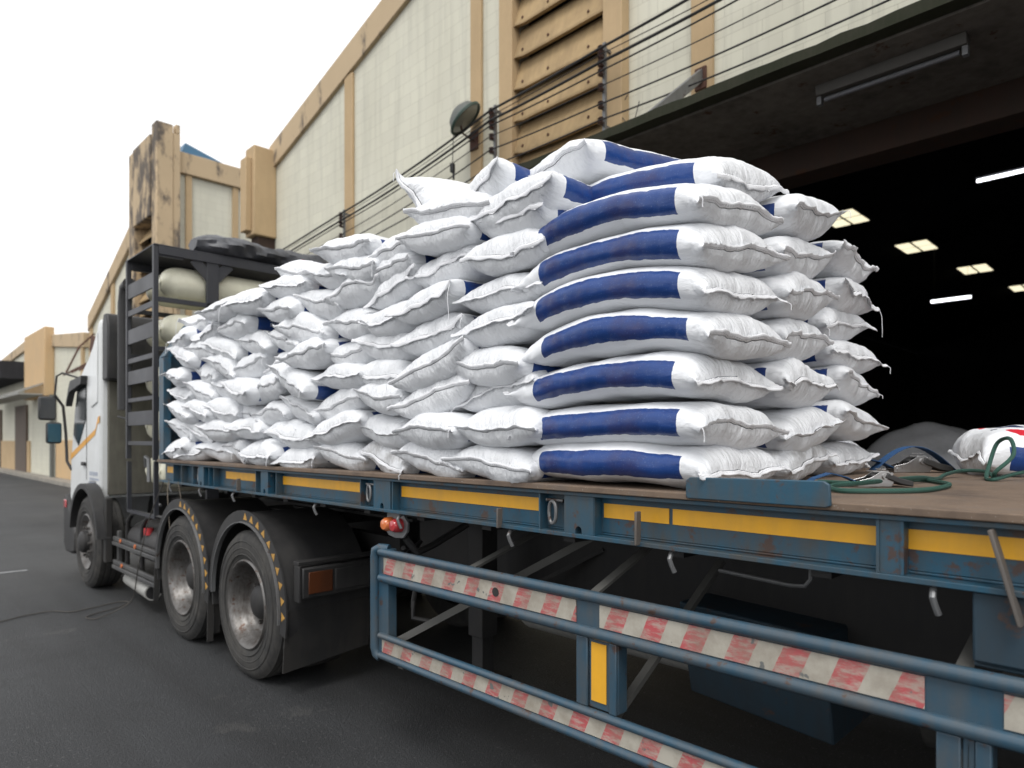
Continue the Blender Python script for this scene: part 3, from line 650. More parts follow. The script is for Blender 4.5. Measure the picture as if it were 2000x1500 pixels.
def wheel(x, y, deep=True, inner=True):
    w_ = MB(); tyre(w_, x, y)
    for r in (.445, .395, .352):  # sidewall ribs
        w_.lathe([(-.0052,r-.005), (-.0085,r), (-.0052,r+.005)], (x, y, .516), 72, 'x')
    t_ = w_.build('wheel', 'rubber', tk, smooth=1, angle=40)
    if deep: pr = [(.012,.318), (.004,.314), (-.001,.306), (.002,.298), (.012,.290), (.024,.279), (.05,.272), (.075,.258), (.10,.245), (.135,.240), (.15,.225), (.158,.20), (.160,.165), (.150,.150), (.150,.12)]
    else: pr = [(.012,.318), (.004,.314), (-.001,.306), (.002,.298), (.015,.288), (.03,.27), (.05,.24), (.035,.205), (.018,.17), (.012,.15), (.012,.12)]
    MB().lathe(pr, (x, y, .516), 56, 'x').build('rim', 'rimsteel', t_, smooth=1, angle=50)
    h = MB()
    hx = x+(.150 if deep else .012)
    h.lathe([(0,.125), (-.05,.12), (-.07,.10), (-.085,.06), (-.088,.001)], (hx, y, .516), 28, 'x')
    h.build('hub', 'chassis', t_, smooth=1)
    for k in range(10):
        a = 2*math.pi*k/10; yy, zz = y+.165*math.cos(a), .516+.165*math.sin(a); nx = x+(.158 if deep else .018)
        MB().cyl((nx, yy, zz), (nx-.035, yy, zz), .016, 6).build('wheel_nut', 'rimsteel', t_)
    if inner:
        q = MB(); tyre(q, x+.33, y); q.build('inner_tyre', 'rubber', t_, smooth=1)
    return t_
wheel(2.0, 4.71); wheel(2.0, 6.0); wheel(1.94, 8.87, False, False)
for y in (4.71, 6.0, 8.87):
    q = MB(); tyre(q, 4.20, y)
    if y < 8: tyre(q, 3.87, y)
    q.build('wheel', 'rubber', tk, smooth=1)
# mudguards over the drive wheels
def arc(m, cy, cz, r0, r1, x0, x1, a0, a1, n=26, rear=0.0):
    vs, fs = [], []
    for i in range(n+1):
        a = a0+(a1-a0)*i/n; ca, sa = math.cos(a), math.sin(a)
        for x, r in ((x0,r0), (x0,r1), (x1,r1), (x1,r0)): vs.append((x, cy+r*ca, cz+r*sa))
    for i in range(n):
        for q in range(4): fs.append((i*4+q, i*4+(q+1) % 4, (i+1)*4+(q+1) % 4, (i+1)*4+q))
    fs += [(0,1,2,3), (n*4+3, n*4+2, n*4+1, n*4)]
    return m.add(vs, fs)
STK = paint('dull_yellow_sticker', (.50,.27,.05), .5, (.2,.14,.06), .6)
for cy in (4.71, 6.0):
    m = MB(); arc(m, cy, .54, .606, .622, 2.005, 2.62, R(-12), R(200)); arc(m, cy, .54, .565, .6055, 1.990, 1.999, R(-2), R(178)) if 0 else None
    gd = m.build('mudguard', 'plastic', tk, smooth=1, angle=40)
    f = MB(); arc(f, cy, .54, .560, .640, 1.992, 2.004, R(-2), R(192)); f.build('guard_flange', 'plastic', gd, smooth=1, angle=40)
    e = MB(); arc(e, cy, .54, .553, .560, 1.975, 2.006, R(-2), R(186)); e.build('guard_edge', 'galv', gd, smooth=1, angle=40)
    for i in range(10):
        a = R(118+9.5*i) ; a = R(180)-a+R(90)
        cx = (cy-0, .54)
        def pt(r, aa): return (1.9905, cy+r*math.cos(aa), .54+r*math.sin(aa))
        a_ = math.pi-R(78-0)-R(9.6)*(-i) if 0 else R(92)+R(9.8)*i
        da = R(3.0)
        vs = [pt(.576, a_-da), pt(.576, a_+da), pt(.622, a_+.08*da), pt(.622, a_-.08*da)]
        t3 = MB().add(vs+[(p[0]+.001, p[1], p[2]) for p in vs], [(0,1,2,3), (4,7,6,5), (0,4,5,1), (1,5,6,2), (2,6,7,3), (3,7,4,0)])
        t3.build('yellow_sticker', STK, gd)
fp = MB().add([(2.0,4.085,.58), (2.62,4.085,.58), (2.62,4.10,.24), (2.0,4.13,.17), (2.0,4.095,.58), (2.62,4.095,.58), (2.62,4.11,.24), (2.0,4.14,.17)], [(0,1,2,3), (4,7,6,5), (0,4,5,1), (1,5,6,2), (2,6,7,3), (3,7,4,0)]).build('mudflap', 'flap', tk)
for y, z in ((5.385, .12), (6.66, .22)):
    m = MB()
    for j in range(3): m.bar((2.02+j*.05, y, .55), (2.0+j*.06, y-.03+j*.03, z+.05*j), .045, .01, (0,1,0))
    m.build('mudflap', 'flap', tk)
lb = MB().bx(2.06, 2.62, 3.985, 4.06, .66, .86).build('light_box', 'plastic', tk, .012)
MB().bx(2.10, 2.27, 3.975, 3.984, .69, .83).build('tail_lens', 'amber', lb, .004)
MB().bx(2.29, 2.55, 3.975, 3.984, .69, .83).build('reverse_lens', 'plastic', lb, .004)
m = MB(); m.bx(2.04, 2.66, 4.0, 4.07, .875, .90); m.bx(2.04, 2.058, 3.99, 4.06, .64, .873); m.build('light_bracket', 'chassis', lb, .004)
# side guard and exhaust between the axles
m = MB()
for z in (.60, .35):
    m.bx(2.02, 2.06, 6.75, 8.15, z-.045, z-.005); m.bx(2.03, 2.065, 6.75, 8.15, z+.002, z+.045)
m.bx(2.07, 2.11, 6.72, 6.78, .3, .7); m.bx(2.07, 2.11, 8.1, 8.16, .3, .7)
sg = m.build('side_guard', paint('worn_guard', (.045,.045,.047), .5, (.12,.12,.11), .6), tk, .006)
for y, z in ((7.85, .622), (7.35, .622), (7.8, .372)): MB().cyl((2.028, y, z), (2.018, y, z), .022, 14).build('reflector', 'lensamber', sg)
for y0 in (7.95, 7.45):
    MB().tube([(2.12, y0, .35), (2.12, y0, .72), (2.12, y0-.04, .82), (2.12, y0-.16, .90), (2.12, y0-.35, .93), (2.12, 6.7, .94)], .022, 10).build('guard_hoop', 'chassis', tk, smooth=1)
ex = MB().cyl((2.16, 7.98, .20), (2.10, 7.05, .205), .075, 24).build('exhaust_pipe', 'greycyl', tk, smooth=1)
MB().cyl((2.0995, 7.049, .205), (2.0993, 7.047, .205), .062, 24).build('exhaust_mouth', 'chassis', ex)
MB().cyl((2.3, 6.8, .62), (2.3, 7.9, .62), .20, 24).build('air_tank', 'chassis', tk, smooth=1)
MB().cyl((2.14, 7.32, .73), (2.14, 7.32, .80), .045, 14).build('filler_cap', 'lensred', tk, smooth=1)
# gas bottle rack behind the cab
m = MB(); a = .045
for x in (2.1, 4.38):
    for y in (6.98, 7.84): m.bx(x-a/2, x+a/2, y-a/2, y+a/2, 1.5 if x > 3 else 1.48, 3.53)
for x in (2.63, 3.5): m.bx(x-.06, x+.06, 6.96, 7.0, 1.0, 3.50)
for y in (6.98, 7.84):
    m.bx(2.123, 4.357, y-.03, y+.03, 3.45, 3.53); m.bx(2.123, 4.357, y-.02, y+.02, 3.0, 3.045); m.bx(2.123, 4.357, y-.02, y+.02, 2.53, 2.57)
m.bx(2.08, 4.40, 6.95, 7.87, 3.531, 3.545)
m.bar((2.45,6.975,3.46), (2.6,6.975,3.3), .10, .02, (0,1,0)); m.bar((2.8,6.975,3.46), (2.66,6.975,3.3), .10, .02, (0,1,0)); m.bar((2.12,6.975,3.44), (2.35,6.975,3.44), .02, .02)
rkf = m.build('rack_frame', 'rack', tk, .003)
for z0, z1 in ((3.13, 3.28), (2.95, 3.01), (2.66, 2.81), (2.46, 2.51), (2.24, 2.38), (2.06, 2.10), (1.82, 1.96), (1.62, 1.66)):
    MB().bx(2.085, 2.10, 7.003, 7.817, z0, z1).build('slat', 'rack', rkf, .003)
m = MB(); m.bx(2.09, 2.13, 6.98, 7.01, .95, 1.47); m.bx(2.09, 2.13, 7.84, 7.87, .95, 1.45); m.bx(2.09, 2.13, 6.98, 7.87, .92, .95); m.build('battery_cradle', 'rack', rkf)
MB().tube([(2.2, 7.3, 3.3), (2.2, 7.3, 1.35), (2.2, 7.27, 1.05), (2.2, 7.15, 1.03)], .012).build('gas_line', 'galv', tk, smooth=1)
MB().tube([(2.12, 8.3, 1.93), (2.12, 7.6, 1.86), (2.3, 7.2, 1.80), (2.6, 6.9, 1.7)], .012).build('air_hose', 'chassis', tk, smooth=1)
MB().tube([(2.2, 7.6, 1.4), (2.18, 7.55, 1.5), (2.18, 7.45, 1.48), (2.18, 7.44, 1.25)], .02).build('valve', 'galv', tk, smooth=1)
for z in (3.24, 2.77, 2.28, 1.82, 1.36):
    for yy in (7.20, 7.62):
        prof = [(0,.022), (.012,.024), (.016,.060), (.03,.095), (.06,.125), (.10,.148), (.15,.161), (.21,.165), (1.85,.165), (1.95,.15), (2.04,.06), (2.08,.001)]
        cy_ = MB().lathe([(0,.001)]+prof, (2.20, yy, z), 32, 'x').build('gas_bottle', 'cylinder', tk, smooth=1, angle=60)
# cab
cy0 = 8.50
cabp = [(8.66,1.0), (8.66,2.93), (8.69,3.05), (8.76,3.00), (8.85,2.86), (9.2,2.64), (9.5,2.50), (9.72,2.38), (9.84,2.1), (9.95,1.75), (10.04,1.45), (10.08,1.1), (10.08,.75), (10.05,.55), (9.62,.55), (9.52,.85), (9.38,1.05), (9.12,1.16), (8.85,1.17), (8.75,1.06)]
cab = MB().prism(cabp, 'x', 2.03, 4.42).build('cab', 'cabwhite', tk, .035, angle=30)
MB().bx(2.10, 4.35, 8.60, 8.657, 1.05, 2.55).build('cab_back', 'cabgrey', cab, .01)
MB().prism([(8.44,2.34), (8.657,2.34), (8.657,3.0), (8.60,3.09), (8.50,3.08), (8.44,2.95)], 'x', 2.05, 4.3).build('air_deflector', 'plastic', cab, .02)
MB().tube([(2.16,8.2,2.0), (2.16,8.2,3.15), (2.16,8.14,3.32), (2.16,8.02,3.34)], .07, 14).build('air_intake', 'plastic', cab, smooth=1)
MB().prism([(9.27,2.34), (9.66,2.30), (9.78,2.05), (9.88,1.74), (9.62,1.60), (9.27,1.92)], 'x', 2.022, 2.029).build('window', 'glass', cab, .003)
MB().prism([(9.20,2.43), (9.76,2.40), (9.86,2.30), (9.98,2.12), (9.96,2.09), (9.8,2.26), (9.22,2.33)], 'x', 1.96, 2.028).build('wind_visor', 'plastic', cab, .006)
dl = MB(); dl.bx(2.0255, 2.0295, 9.24, 9.25, 1.2, 2.42); dl.bx(2.0255, 2.0295, 9.25, 10.0, 2.41, 2.42); dl.build('door_gap', 'plastic', cab)
MB().add([(2.027,8.67,1.87), (2.027,8.76,1.85), (2.027,8.86,1.73), (2.027,10.03,1.42), (2.027,10.01,1.50), (2.027,8.84,1.80), (2.027,8.74,1.93), (2.027,8.67,1.95)], [(0,1,6,7), (1,2,5,6), (2,3,4,5)]).build('orange_stripe', 'orange', cab)
MB().bx(2.0, 2.028, 9.27, 9.40, 1.365, 1.41).build('door_handle', 'plastic', cab, .008)
MB().prism([(8.74,2.90), (8.74,2.1), (9.0,2.05), (9.06,2.4), (9.05,2.62)], 'x', 2.018, 2.0285).build('side_panel', 'cabwhite', cab, .006)
m = MB()     # two faded lines of small lettering behind the door
random.seed(3)
for (z, h, n_) in ((1.26, .045, 9), (1.205, .028, 10), (1.155, .03, 7), (1.35, .06, 0)):
    y = 9.12
    for k in range(n_):
        m.bx(2.0265, 2.0295, y-.028, y-.018, z, z+h); m.bx(2.0265, 2.0295, y-.018, y-.004, z+random.choice((0, h/2, h-.006)), z+h) if 0 else m.bx(2.0265, 2.0295, y-.0175, y-.006, z+(h*.42 if k % 2 else h-.009), z+(h*.42+.009 if k % 2 else h)); y -= .042
m.build('door_lettering', 'navytext', cab)
wa = MB(); arc(wa, 8.87, .52, .60, .66, 1.90, 2.03, R(10), R(172)); wa.build('wheel_arch', 'plastic', cab, smooth=1, angle=40)
MB().bx(1.98, 2.05, 8.22, 8.32, .35, 1.05).build('arch_flap', 'flap', cab, .01)
m = MB(); m.prism([(9.62,.54), (9.62,.30), (9.8,.26), (10.1,.26), (10.2,.35), (10.2,.9), (10.1,1.0)], 'x', 1.98, 4.45); m.build('bumper', 'plastic', cab, .03)
MB().bx(1.965, 1.979, 10.0, 10.12, .82, .92).build('indicator', 'lensred', cab, .01)
MB().bx(2.06, 4.4, 8.6, 9.5, 1.6, 1.65)
# mirrors on a bent arm
arm = MB().tube([(2.03,10.0,1.30), (2.0,10.1,1.40), (2.0,10.16,1.75), (1.97,10.16,2.1), (1.88,10.16,2.24), (1.84,10.16,2.18)], .018, 8).tube([(1.88,10.16,2.24), (1.9,10.16,2.48), (1.95,10.1,2.52), (2.05,9.8,2.45)], .012, 8).build('mirror_arm', 'chassis', cab, smooth=1)
for (x, z, wd, h, mm) in ((1.80, 2.07, .19, .30, 'plastic'), (1.87, 1.76, .17, .27, 'plastic')):
    hs_ = MB().bx(x-wd/2, x+wd/2, 10.13, 10.21, z-h/2, z+h/2).build('mirror_housing', mm, arm, .03)
MB().bx(1.80, 1.94, 10.122, 10.129, 1.645, 1.875).build('mirror_glass', 'mirror', arm, .002)
MB().bx(1.72, 1.88, 10.122, 10.129, 1.94, 2.20).build('mirror_glass', paint('dark_mirror', (.05,.055,.06), .1), arm, .002)
# tarpaulin roll on top of the rack
tp = []
n_, m_ = 40, 20
def hsh(a, b): return math.sin(a*12.9+b*7.1)*.5+math.sin(a*31.7-b*3.3)*.3
m = MB()
for i in range(n_+1):
    t_ = i/n_; x = 2.50+1.6*t_; r = .155*(1-.5*abs(2*t_-1)**6)*(1+.12*math.sin(t_*9))
    for k in range(m_):
        a = 2*math.pi*k/m_; rr = r*(1+.12*hsh(t_*1.6, a)+.06*math.sin(3*a+t_*24)+.04*math.sin(7*a-t_*60))
        m.v.append((x, 7.15+rr*1.5*math.cos(a), 3.655+.78*rr*math.sin(a)))
for i in range(n_):
    for k in range(m_): m.f.append((i*m_+k, i*m_+(k+1) % m_, (i+1)*m_+(k+1) % m_, (i+1)*m_+k))
m.f += [tuple(range(m_)), tuple(n_*m_+k for k in range(m_))]
tpo = m.build('tarpaulin_roll', 'tarp', smooth=1); tag(tpo, 'rolled dark grey tarpaulin lying on top of the gas bottle rack', 'tarpaulin')

# ------------------------------------------------------------------ sacks
def vnoise(P, rng, k, n=7):
    """smooth noise at points P (…,3), frequency k (rad/m)"""
    s = 0
    for _ in range(n):
        d = rng.normal(size=3); d /= np.linalg.norm(d); kk = k*rng.uniform(.6, 1.6); ph = rng.uniform(0, 6.28)
        s = s+np.sin(P@(d*kk)+ph)
    return s/n**.5*.8
def ridge(P, rng, k, n=4):
    s = 0
    for _ in range(n):
        d = rng.normal(size=3); d /= np.linalg.norm(d); kk = k*rng.uniform(.6, 1.6); ph = rng.uniform(0, 6.28)
        q = np.sin(P@(d*kk)+ph+1.2*np.sin(P@(rng.normal(size=3)*k*.25)+rng.uniform(0, 6)))
        s = s+(1-np.abs(q))**2
    return s/n-.35
def make_sack(seed, Wd=.50, Tk=.160, Wf=.575, Ln=.86, crumple=0.0, droop=0.0, sag=0.0, arch=0.0, hemdir=None, endlen=.11, N=88, Mn=66, flat=1.0):
    """returns verts (Mn,N,3), hem line data for both ends. local x along the bag, first sewn end at x=0, local y across, z up"""
    rng = np.random.RandomState(seed)
    t = np.linspace(0, 1, Mn); s = Ln*(.5-.5*np.cos(np.pi*t))*.75+Ln*t*.25
    th = np.linspace(0, 2*np.pi, N, endpoint=False)
    d = np.minimum(s, Ln-s); q = np.clip(d/endlen, 0, 1); p = (1-(1-q)**2.5)**.52
    a = Wf/2*(1-p)+Wd/2*p; b = .0035+Tk/2*p; nn = 1.7+.75*p*flat
    ct, st = np.cos(th), np.sin(th)
    Y = a[:, None]*np.sign(ct)*np.abs(ct)[None]**(2/nn[:, None])
    Z = b[:, None]*np.sign(st)*np.abs(st)[None]**(2/nn[:, None])
    X = np.repeat(s[:, None], N, 1)
    yn = Y/(Wf/2)
    def hemz(yy, sd):
        r = np.random.RandomState(seed*13+sd); h = 0
        for lam, am in ((.36, .0065), (.17, .0022), (.07, .0010), (.028, .0009)):
            h = h+am*(1+2.2*max(0, crumple-.15))*np.sin(2*np.pi*yy/(lam*r.uniform(.8, 1.25))+r.uniform(0, 6.28))
        return h+droop*np.abs(yy/(Wf/2))**2.2+sag*np.cos(np.clip(yy/(Wf/2), -1, 1)*np.pi/2)
    fA = np.exp(-(s/.075)**1.5)[:, None]; fB = np.exp(-((Ln-s)/.075)**1.5)[:, None]
    Z = Z+hemz(Y, 1)*fA+hemz(Y, 2)*fB
    X = X+(.014*(1-np.clip(np.abs(yn), 0, 1)**2)+.006*np.sin(Y*40+seed))*np.exp(-s/.05)[:, None]-.014*(1-np.clip(np.abs(yn), 0, 1)**2)*np.exp(-(Ln-s)/.05)[:, None]
    P = np.stack([X, Y, Z], -1)
    body = p[:, None]
    # outward direction, roughly
    nrm = np.stack([np.zeros_like(X), np.repeat(ct[None], Mn, 0)*.7, np.repeat(st[None], Mn, 0)], -1); nrm /= np.linalg.norm(nrm, axis=-1, keepdims=True)
    edge = np.exp(-d/.07)[:, None]; e2 = np.exp(-d/.14)[:, None]
    disp = .0075*vnoise(P, rng, 11)*body+.004*vnoise(P, rng, 28)*body
    # creases running away from the sewn ends
    r1 = np.abs(np.sin(Y*rng.uniform(75, 110)+1.5*vnoise(P, rng, 14)+rng.uniform(0, 6)))
    r2 = np.abs(np.sin(Y*rng.uniform(150, 210)+1.8*vnoise(P, rng, 20)))
    disp = disp-(.0065*(1-r1)**2+.0036*(1-r2)**2)*edge*np.clip(body*2.2, 0, 1)*(1+crumple)
    # slack shoulder folds
    disp = disp+(.006+.020*crumple)*ridge(P*np.array([1, .8, 1.2]), rng, 24)*e2*np.clip(body*1.8, 0, 1)
    disp = disp+(.0028+.010*crumple)*ridge(P, rng, 42)*(e2+.12)*body
    # long draw folds along the flanks
    fk = np.abs(ct)[None]**3
    disp = disp-.0035*(1-np.abs(np.sin(X*rng.uniform(35, 60)+Z*14+vnoise(P, rng, 9))))**3*fk*body*1.3
    P = P+nrm*disp[..., None]
    if crumple:
        P[..., 2] += crumple*.035*vnoise(P, rng, 13)*e2; P[..., 0] += crumple*.02*vnoise(P, rng, 16)*edge
    # whole-bag bend
    P[..., 2] += arch*((P[..., 0]-Ln/2)**2)*(-1)
    P[..., 2] += .010*np.sin(P[..., 1]*6+rng.uniform(0, 6))*np.sin(P[..., 0]*4+rng.uniform(0, 6))
    return P, s, rng
def grid_mesh(name, P, s, Ln, mats):
    Mn, N, _ = P.shape; me = bpy.data.meshes.new(name)
    V = P.reshape(-1, 3); i = np.arange(Mn-1)[:, None]*N; k = np.arange(N)[None]; k2 = (k+1) % N
    F = np.stack([i+k, i+N+k, i+N+k2, i+k2], -1).reshape(-1, 4)
    me.vertices.add(len(V)); me.vertices.foreach_set('co', V.astype(np.float32).ravel())
    me.loops.add(F.size); me.loops.foreach_set('vertex_index', F.astype(np.int32).ravel())
    me.polygons.add(len(F)); me.polygons.foreach_set('loop_start', np.arange(0, F.size, 4, dtype=np.int32))
    me.polygons.foreach_set('use_smooth', np.ones(len(F), bool))
    # arc-length coordinate round the bag (even on average)
    mid = P[Mn//2]; seg = np.linalg.norm(np.roll(mid, -1, 0)-mid, axis=1); cl = np.concatenate([[0], np.cumsum(seg)])/seg.sum()
    vv = np.stack([cl[:-1], cl[:-1], cl[1:], cl[1:]], -1)            # (N,4)
    uu = s/Ln
    U = np.zeros((Mn-1, N, 4, 2)); U[..., 1] = vv[None]
    U[..., 0, 0] = uu[:-1, None]; U[..., 3, 0] = uu[:-1, None]; U[..., 1, 0] = uu[1:, None]; U[..., 2, 0] = uu[1:, None]
    ul = me.uv_layers.new(name='UVMap'); ul.data.foreach_set('uv', U.astype(np.float32).ravel())
    for m in mats: me.materials.append(m)
    me.update(calc_edges=True); return me, cl
def hem_mesh(name, ring, seed, sgn, fold, hl=.018, crumple=0.0):
    """flat sewn strip along the closed end: ring = (N,3) of the end section"""
    N = len(ring); h = N//2
    up = ring[:h+1]; lo = np.concatenate([ring[h:], ring[:1]])[::-1]; base = (up+lo)/2      # from +y to -y
    rng = np.random.RandomState(seed*7+3)
    yy = base[:, 1]; ph = fold+.18*np.sin(yy*rng.uniform(10, 20)+rng.uniform(0, 6))+.14*np.sin(yy*rng.uniform(50, 80)+rng.uniform(0, 6))*(1+crumple)
    L = hl*(1+.12*np.sin(yy*rng.uniform(60, 90))); K = 5; rows = []
    for k in range(K):
        f = k/(K-1); bend = ph*(.55+.45*f)
        c = base.copy(); c[:, 0] += -sgn*L*f*np.cos(bend)-sgn*.0015; c[:, 2] += L*f*np.sin(bend); rows.append(c)
    Rw = np.stack(rows); th = .0016
    A = Rw.copy(); B = Rw.copy(); A[..., 2] += th; A[..., 0] -= sgn*th*.7; B[..., 2] -= th; B[..., 0] += sgn*th*.3
    V = np.concatenate([A.reshape(-1, 3), B.reshape(-1, 3)]); n = base.shape[0]; fs = []
    for k in range(K-1):
        for i in range(n-1):
            fs.append((k*n+i, k*n+i+1, (k+1)*n+i+1, (k+1)*n+i)); o = K*n
            fs.append((o+k*n+i, o+(k+1)*n+i, o+(k+1)*n+i+1, o+k*n+i+1))
    o = K*n
    for i in range(n-1):
        fs.append(((K-1)*n+i, (K-1)*n+i+1, o+(K-1)*n+i+1, o+(K-1)*n+i)); fs.append((i, o+i, o+i+1, i+1))
    for k in range(K-1):
        fs.append((k*n, (k+1)*n, o+(k+1)*n, o+k*n)); fs.append((k*n+n-1, o+k*n+n-1, o+(k+1)*n+n-1, (k+1)*n+n-1))
    me = bpy.data.meshes.new(name); me.from_pydata([tuple(v) for v in V], [], fs)
    ul = me.uv_layers.new(name='UVMap'); lv = np.zeros(len(me.loops), np.int32); me.loops.foreach_get('vertex_index', lv)
    q = lv % (K*n); ul.data.foreach_set('uv', np.stack([(q % n)/(n-1), (q//n)/(K-1)], -1).astype(np.float32).ravel())
    me.polygons.foreach_set('use_smooth', [True]*len(me.polygons)); me.materials.append(M['hem']); return me, Rw
def part(name, me, parent):
    o = bpy.data.objects.new(name, me); C.objects.link(o); o.parent = parent; WL[o.name] = Vector(); return o
sid = [0]
def sack(x, y, z, rz, tilt, label, group, mat='sack', pitch=0, thread=None, bothends=False, text=None, fold=None, **kw):
    sid[0] += 1; seed = sid[0]*17+5; rng = random.Random(seed)
    Ln = kw.get('Ln', .86)
    P, s, _ = make_sack(seed, **kw)
    e = bpy.data.objects.new('sack', None); C.objects.link(e); e.location = (x, y, z); e.empty_display_size = .1
    e.rotation_euler = (Matrix.Rotation(R(rz), 3, 'Z') @ Matrix.Rotation(R(pitch), 3, 'Y') @ Matrix.Rotation(R(tilt), 3, 'X')).to_euler()
    e['label'] = label; e['category'] = 'sack'; e['group'] = group; WL[e.name] = Vector()
    me, cl = grid_mesh('bag', P, s, Ln, [M[mat]]); part('bag', me, e)
    fd = fold if fold is not None else rng.choice((-1.2, -.9, 1.1, 1.3, -1.3, 1.0, .5))
    hm, Rw = hem_mesh('hem', P[0], seed, 1, fd, rng.uniform(.014, .021), kw.get('crumple', 0)); part('hem', hm, e)
    if bothends:
        h2, _ = hem_mesh('hem', P[-1], seed+1, -1, -fd); part('hem', h2, e)
    if thread is None: thread = rng.choice((0, 0, .04, .05, .03))
    if thread:
        side = rng.choice((0, -1)); b = Vector(Rw[-1][side]); inv = e.rotation_euler.to_matrix().transposed()
        dn = inv @ Vector((0, 0, -1)); wv = inv @ Vector((rng.uniform(-.3, .3), rng.uniform(-.3, .3), 0)); out = inv @ (Matrix.Rotation(R(rz), 3, 'Z') @ Vector((-1, 0, 0)))
        n_ = 9; pts = [b+dn*thread*(k/n_)**1.0+out*.012*math.sin(min(1, k/3)*1.57)+wv*thread*.35*math.sin(k*.7)*(k/n_)*.5 for k in range(n_+1)]
        m = MB().tube(pts, .0016, 5); t = m.build('thread', 'thread', None, smooth=1); t.parent = e
    if text:
        word, u0, v0, hgt, flip = text
        cu = bpy.data.curves.new('lettering', 'FONT'); cu.body = word; cu.size = 1; cu.resolution_u = 2
        to = bpy.data.objects.new('t', cu); C.objects.link(to); bpy.context.view_layer.update()
        tm = bpy.data.meshes.new_from_object(to.evaluated_get(bpy.context.evaluated_depsgraph_get())); bpy.data.objects.remove(to)
        import bmesh
        bm = bmesh.new(); bm.from_mesh(tm); bmesh.ops.triangulate(bm, faces=bm.faces)
        for _ in range(2): bmesh.ops.subdivide_edges(bm, edges=[e_ for e_ in bm.edges if e_.calc_length() > .15], cuts=1)
        per = np.linalg.norm(np.roll(P[len(s)//2], -1, 0)-P[len(s)//2], axis=1).sum(); N = P.shape[1]
        for v in bm.verts:
            uu = (u0+flip*v.co.x*hgt/Ln)*Ln; vv = (v0+flip*v.co.y*hgt/per) % 1
            fi = np.interp(uu, s, np.arange(len(s))); fk = np.interp(vv, cl, np.arange(N+1))
            i0 = min(int(fi), len(s)-2); fi -= i0; k0 = int(fk) % N; fk -= int(fk); k1 = (k0+1) % N
            pa = P[i0, k0]*(1-fi)*(1-fk)+P[i0+1, k0]*fi*(1-fk)+P[i0, k1]*(1-fi)*fk+P[i0+1, k1]*fi*fk
            cen = np.array([pa[0], 0, 0]); nv = np.cross(P[i0+1, k0]-P[i0, k0], P[i0, k1]-P[i0, k0]); nv /= np.linalg.norm(nv)+1e-9
            if np.dot(nv, pa-cen) < 0: nv = -nv
            v.co = Vector(pa+nv*.0015)
        bm.to_mesh(tm); bm.free(); tm.materials.clear(); tm.materials.append(M['text']); tm.name = 'lettering'; part('lettering', tm, e)
    return e

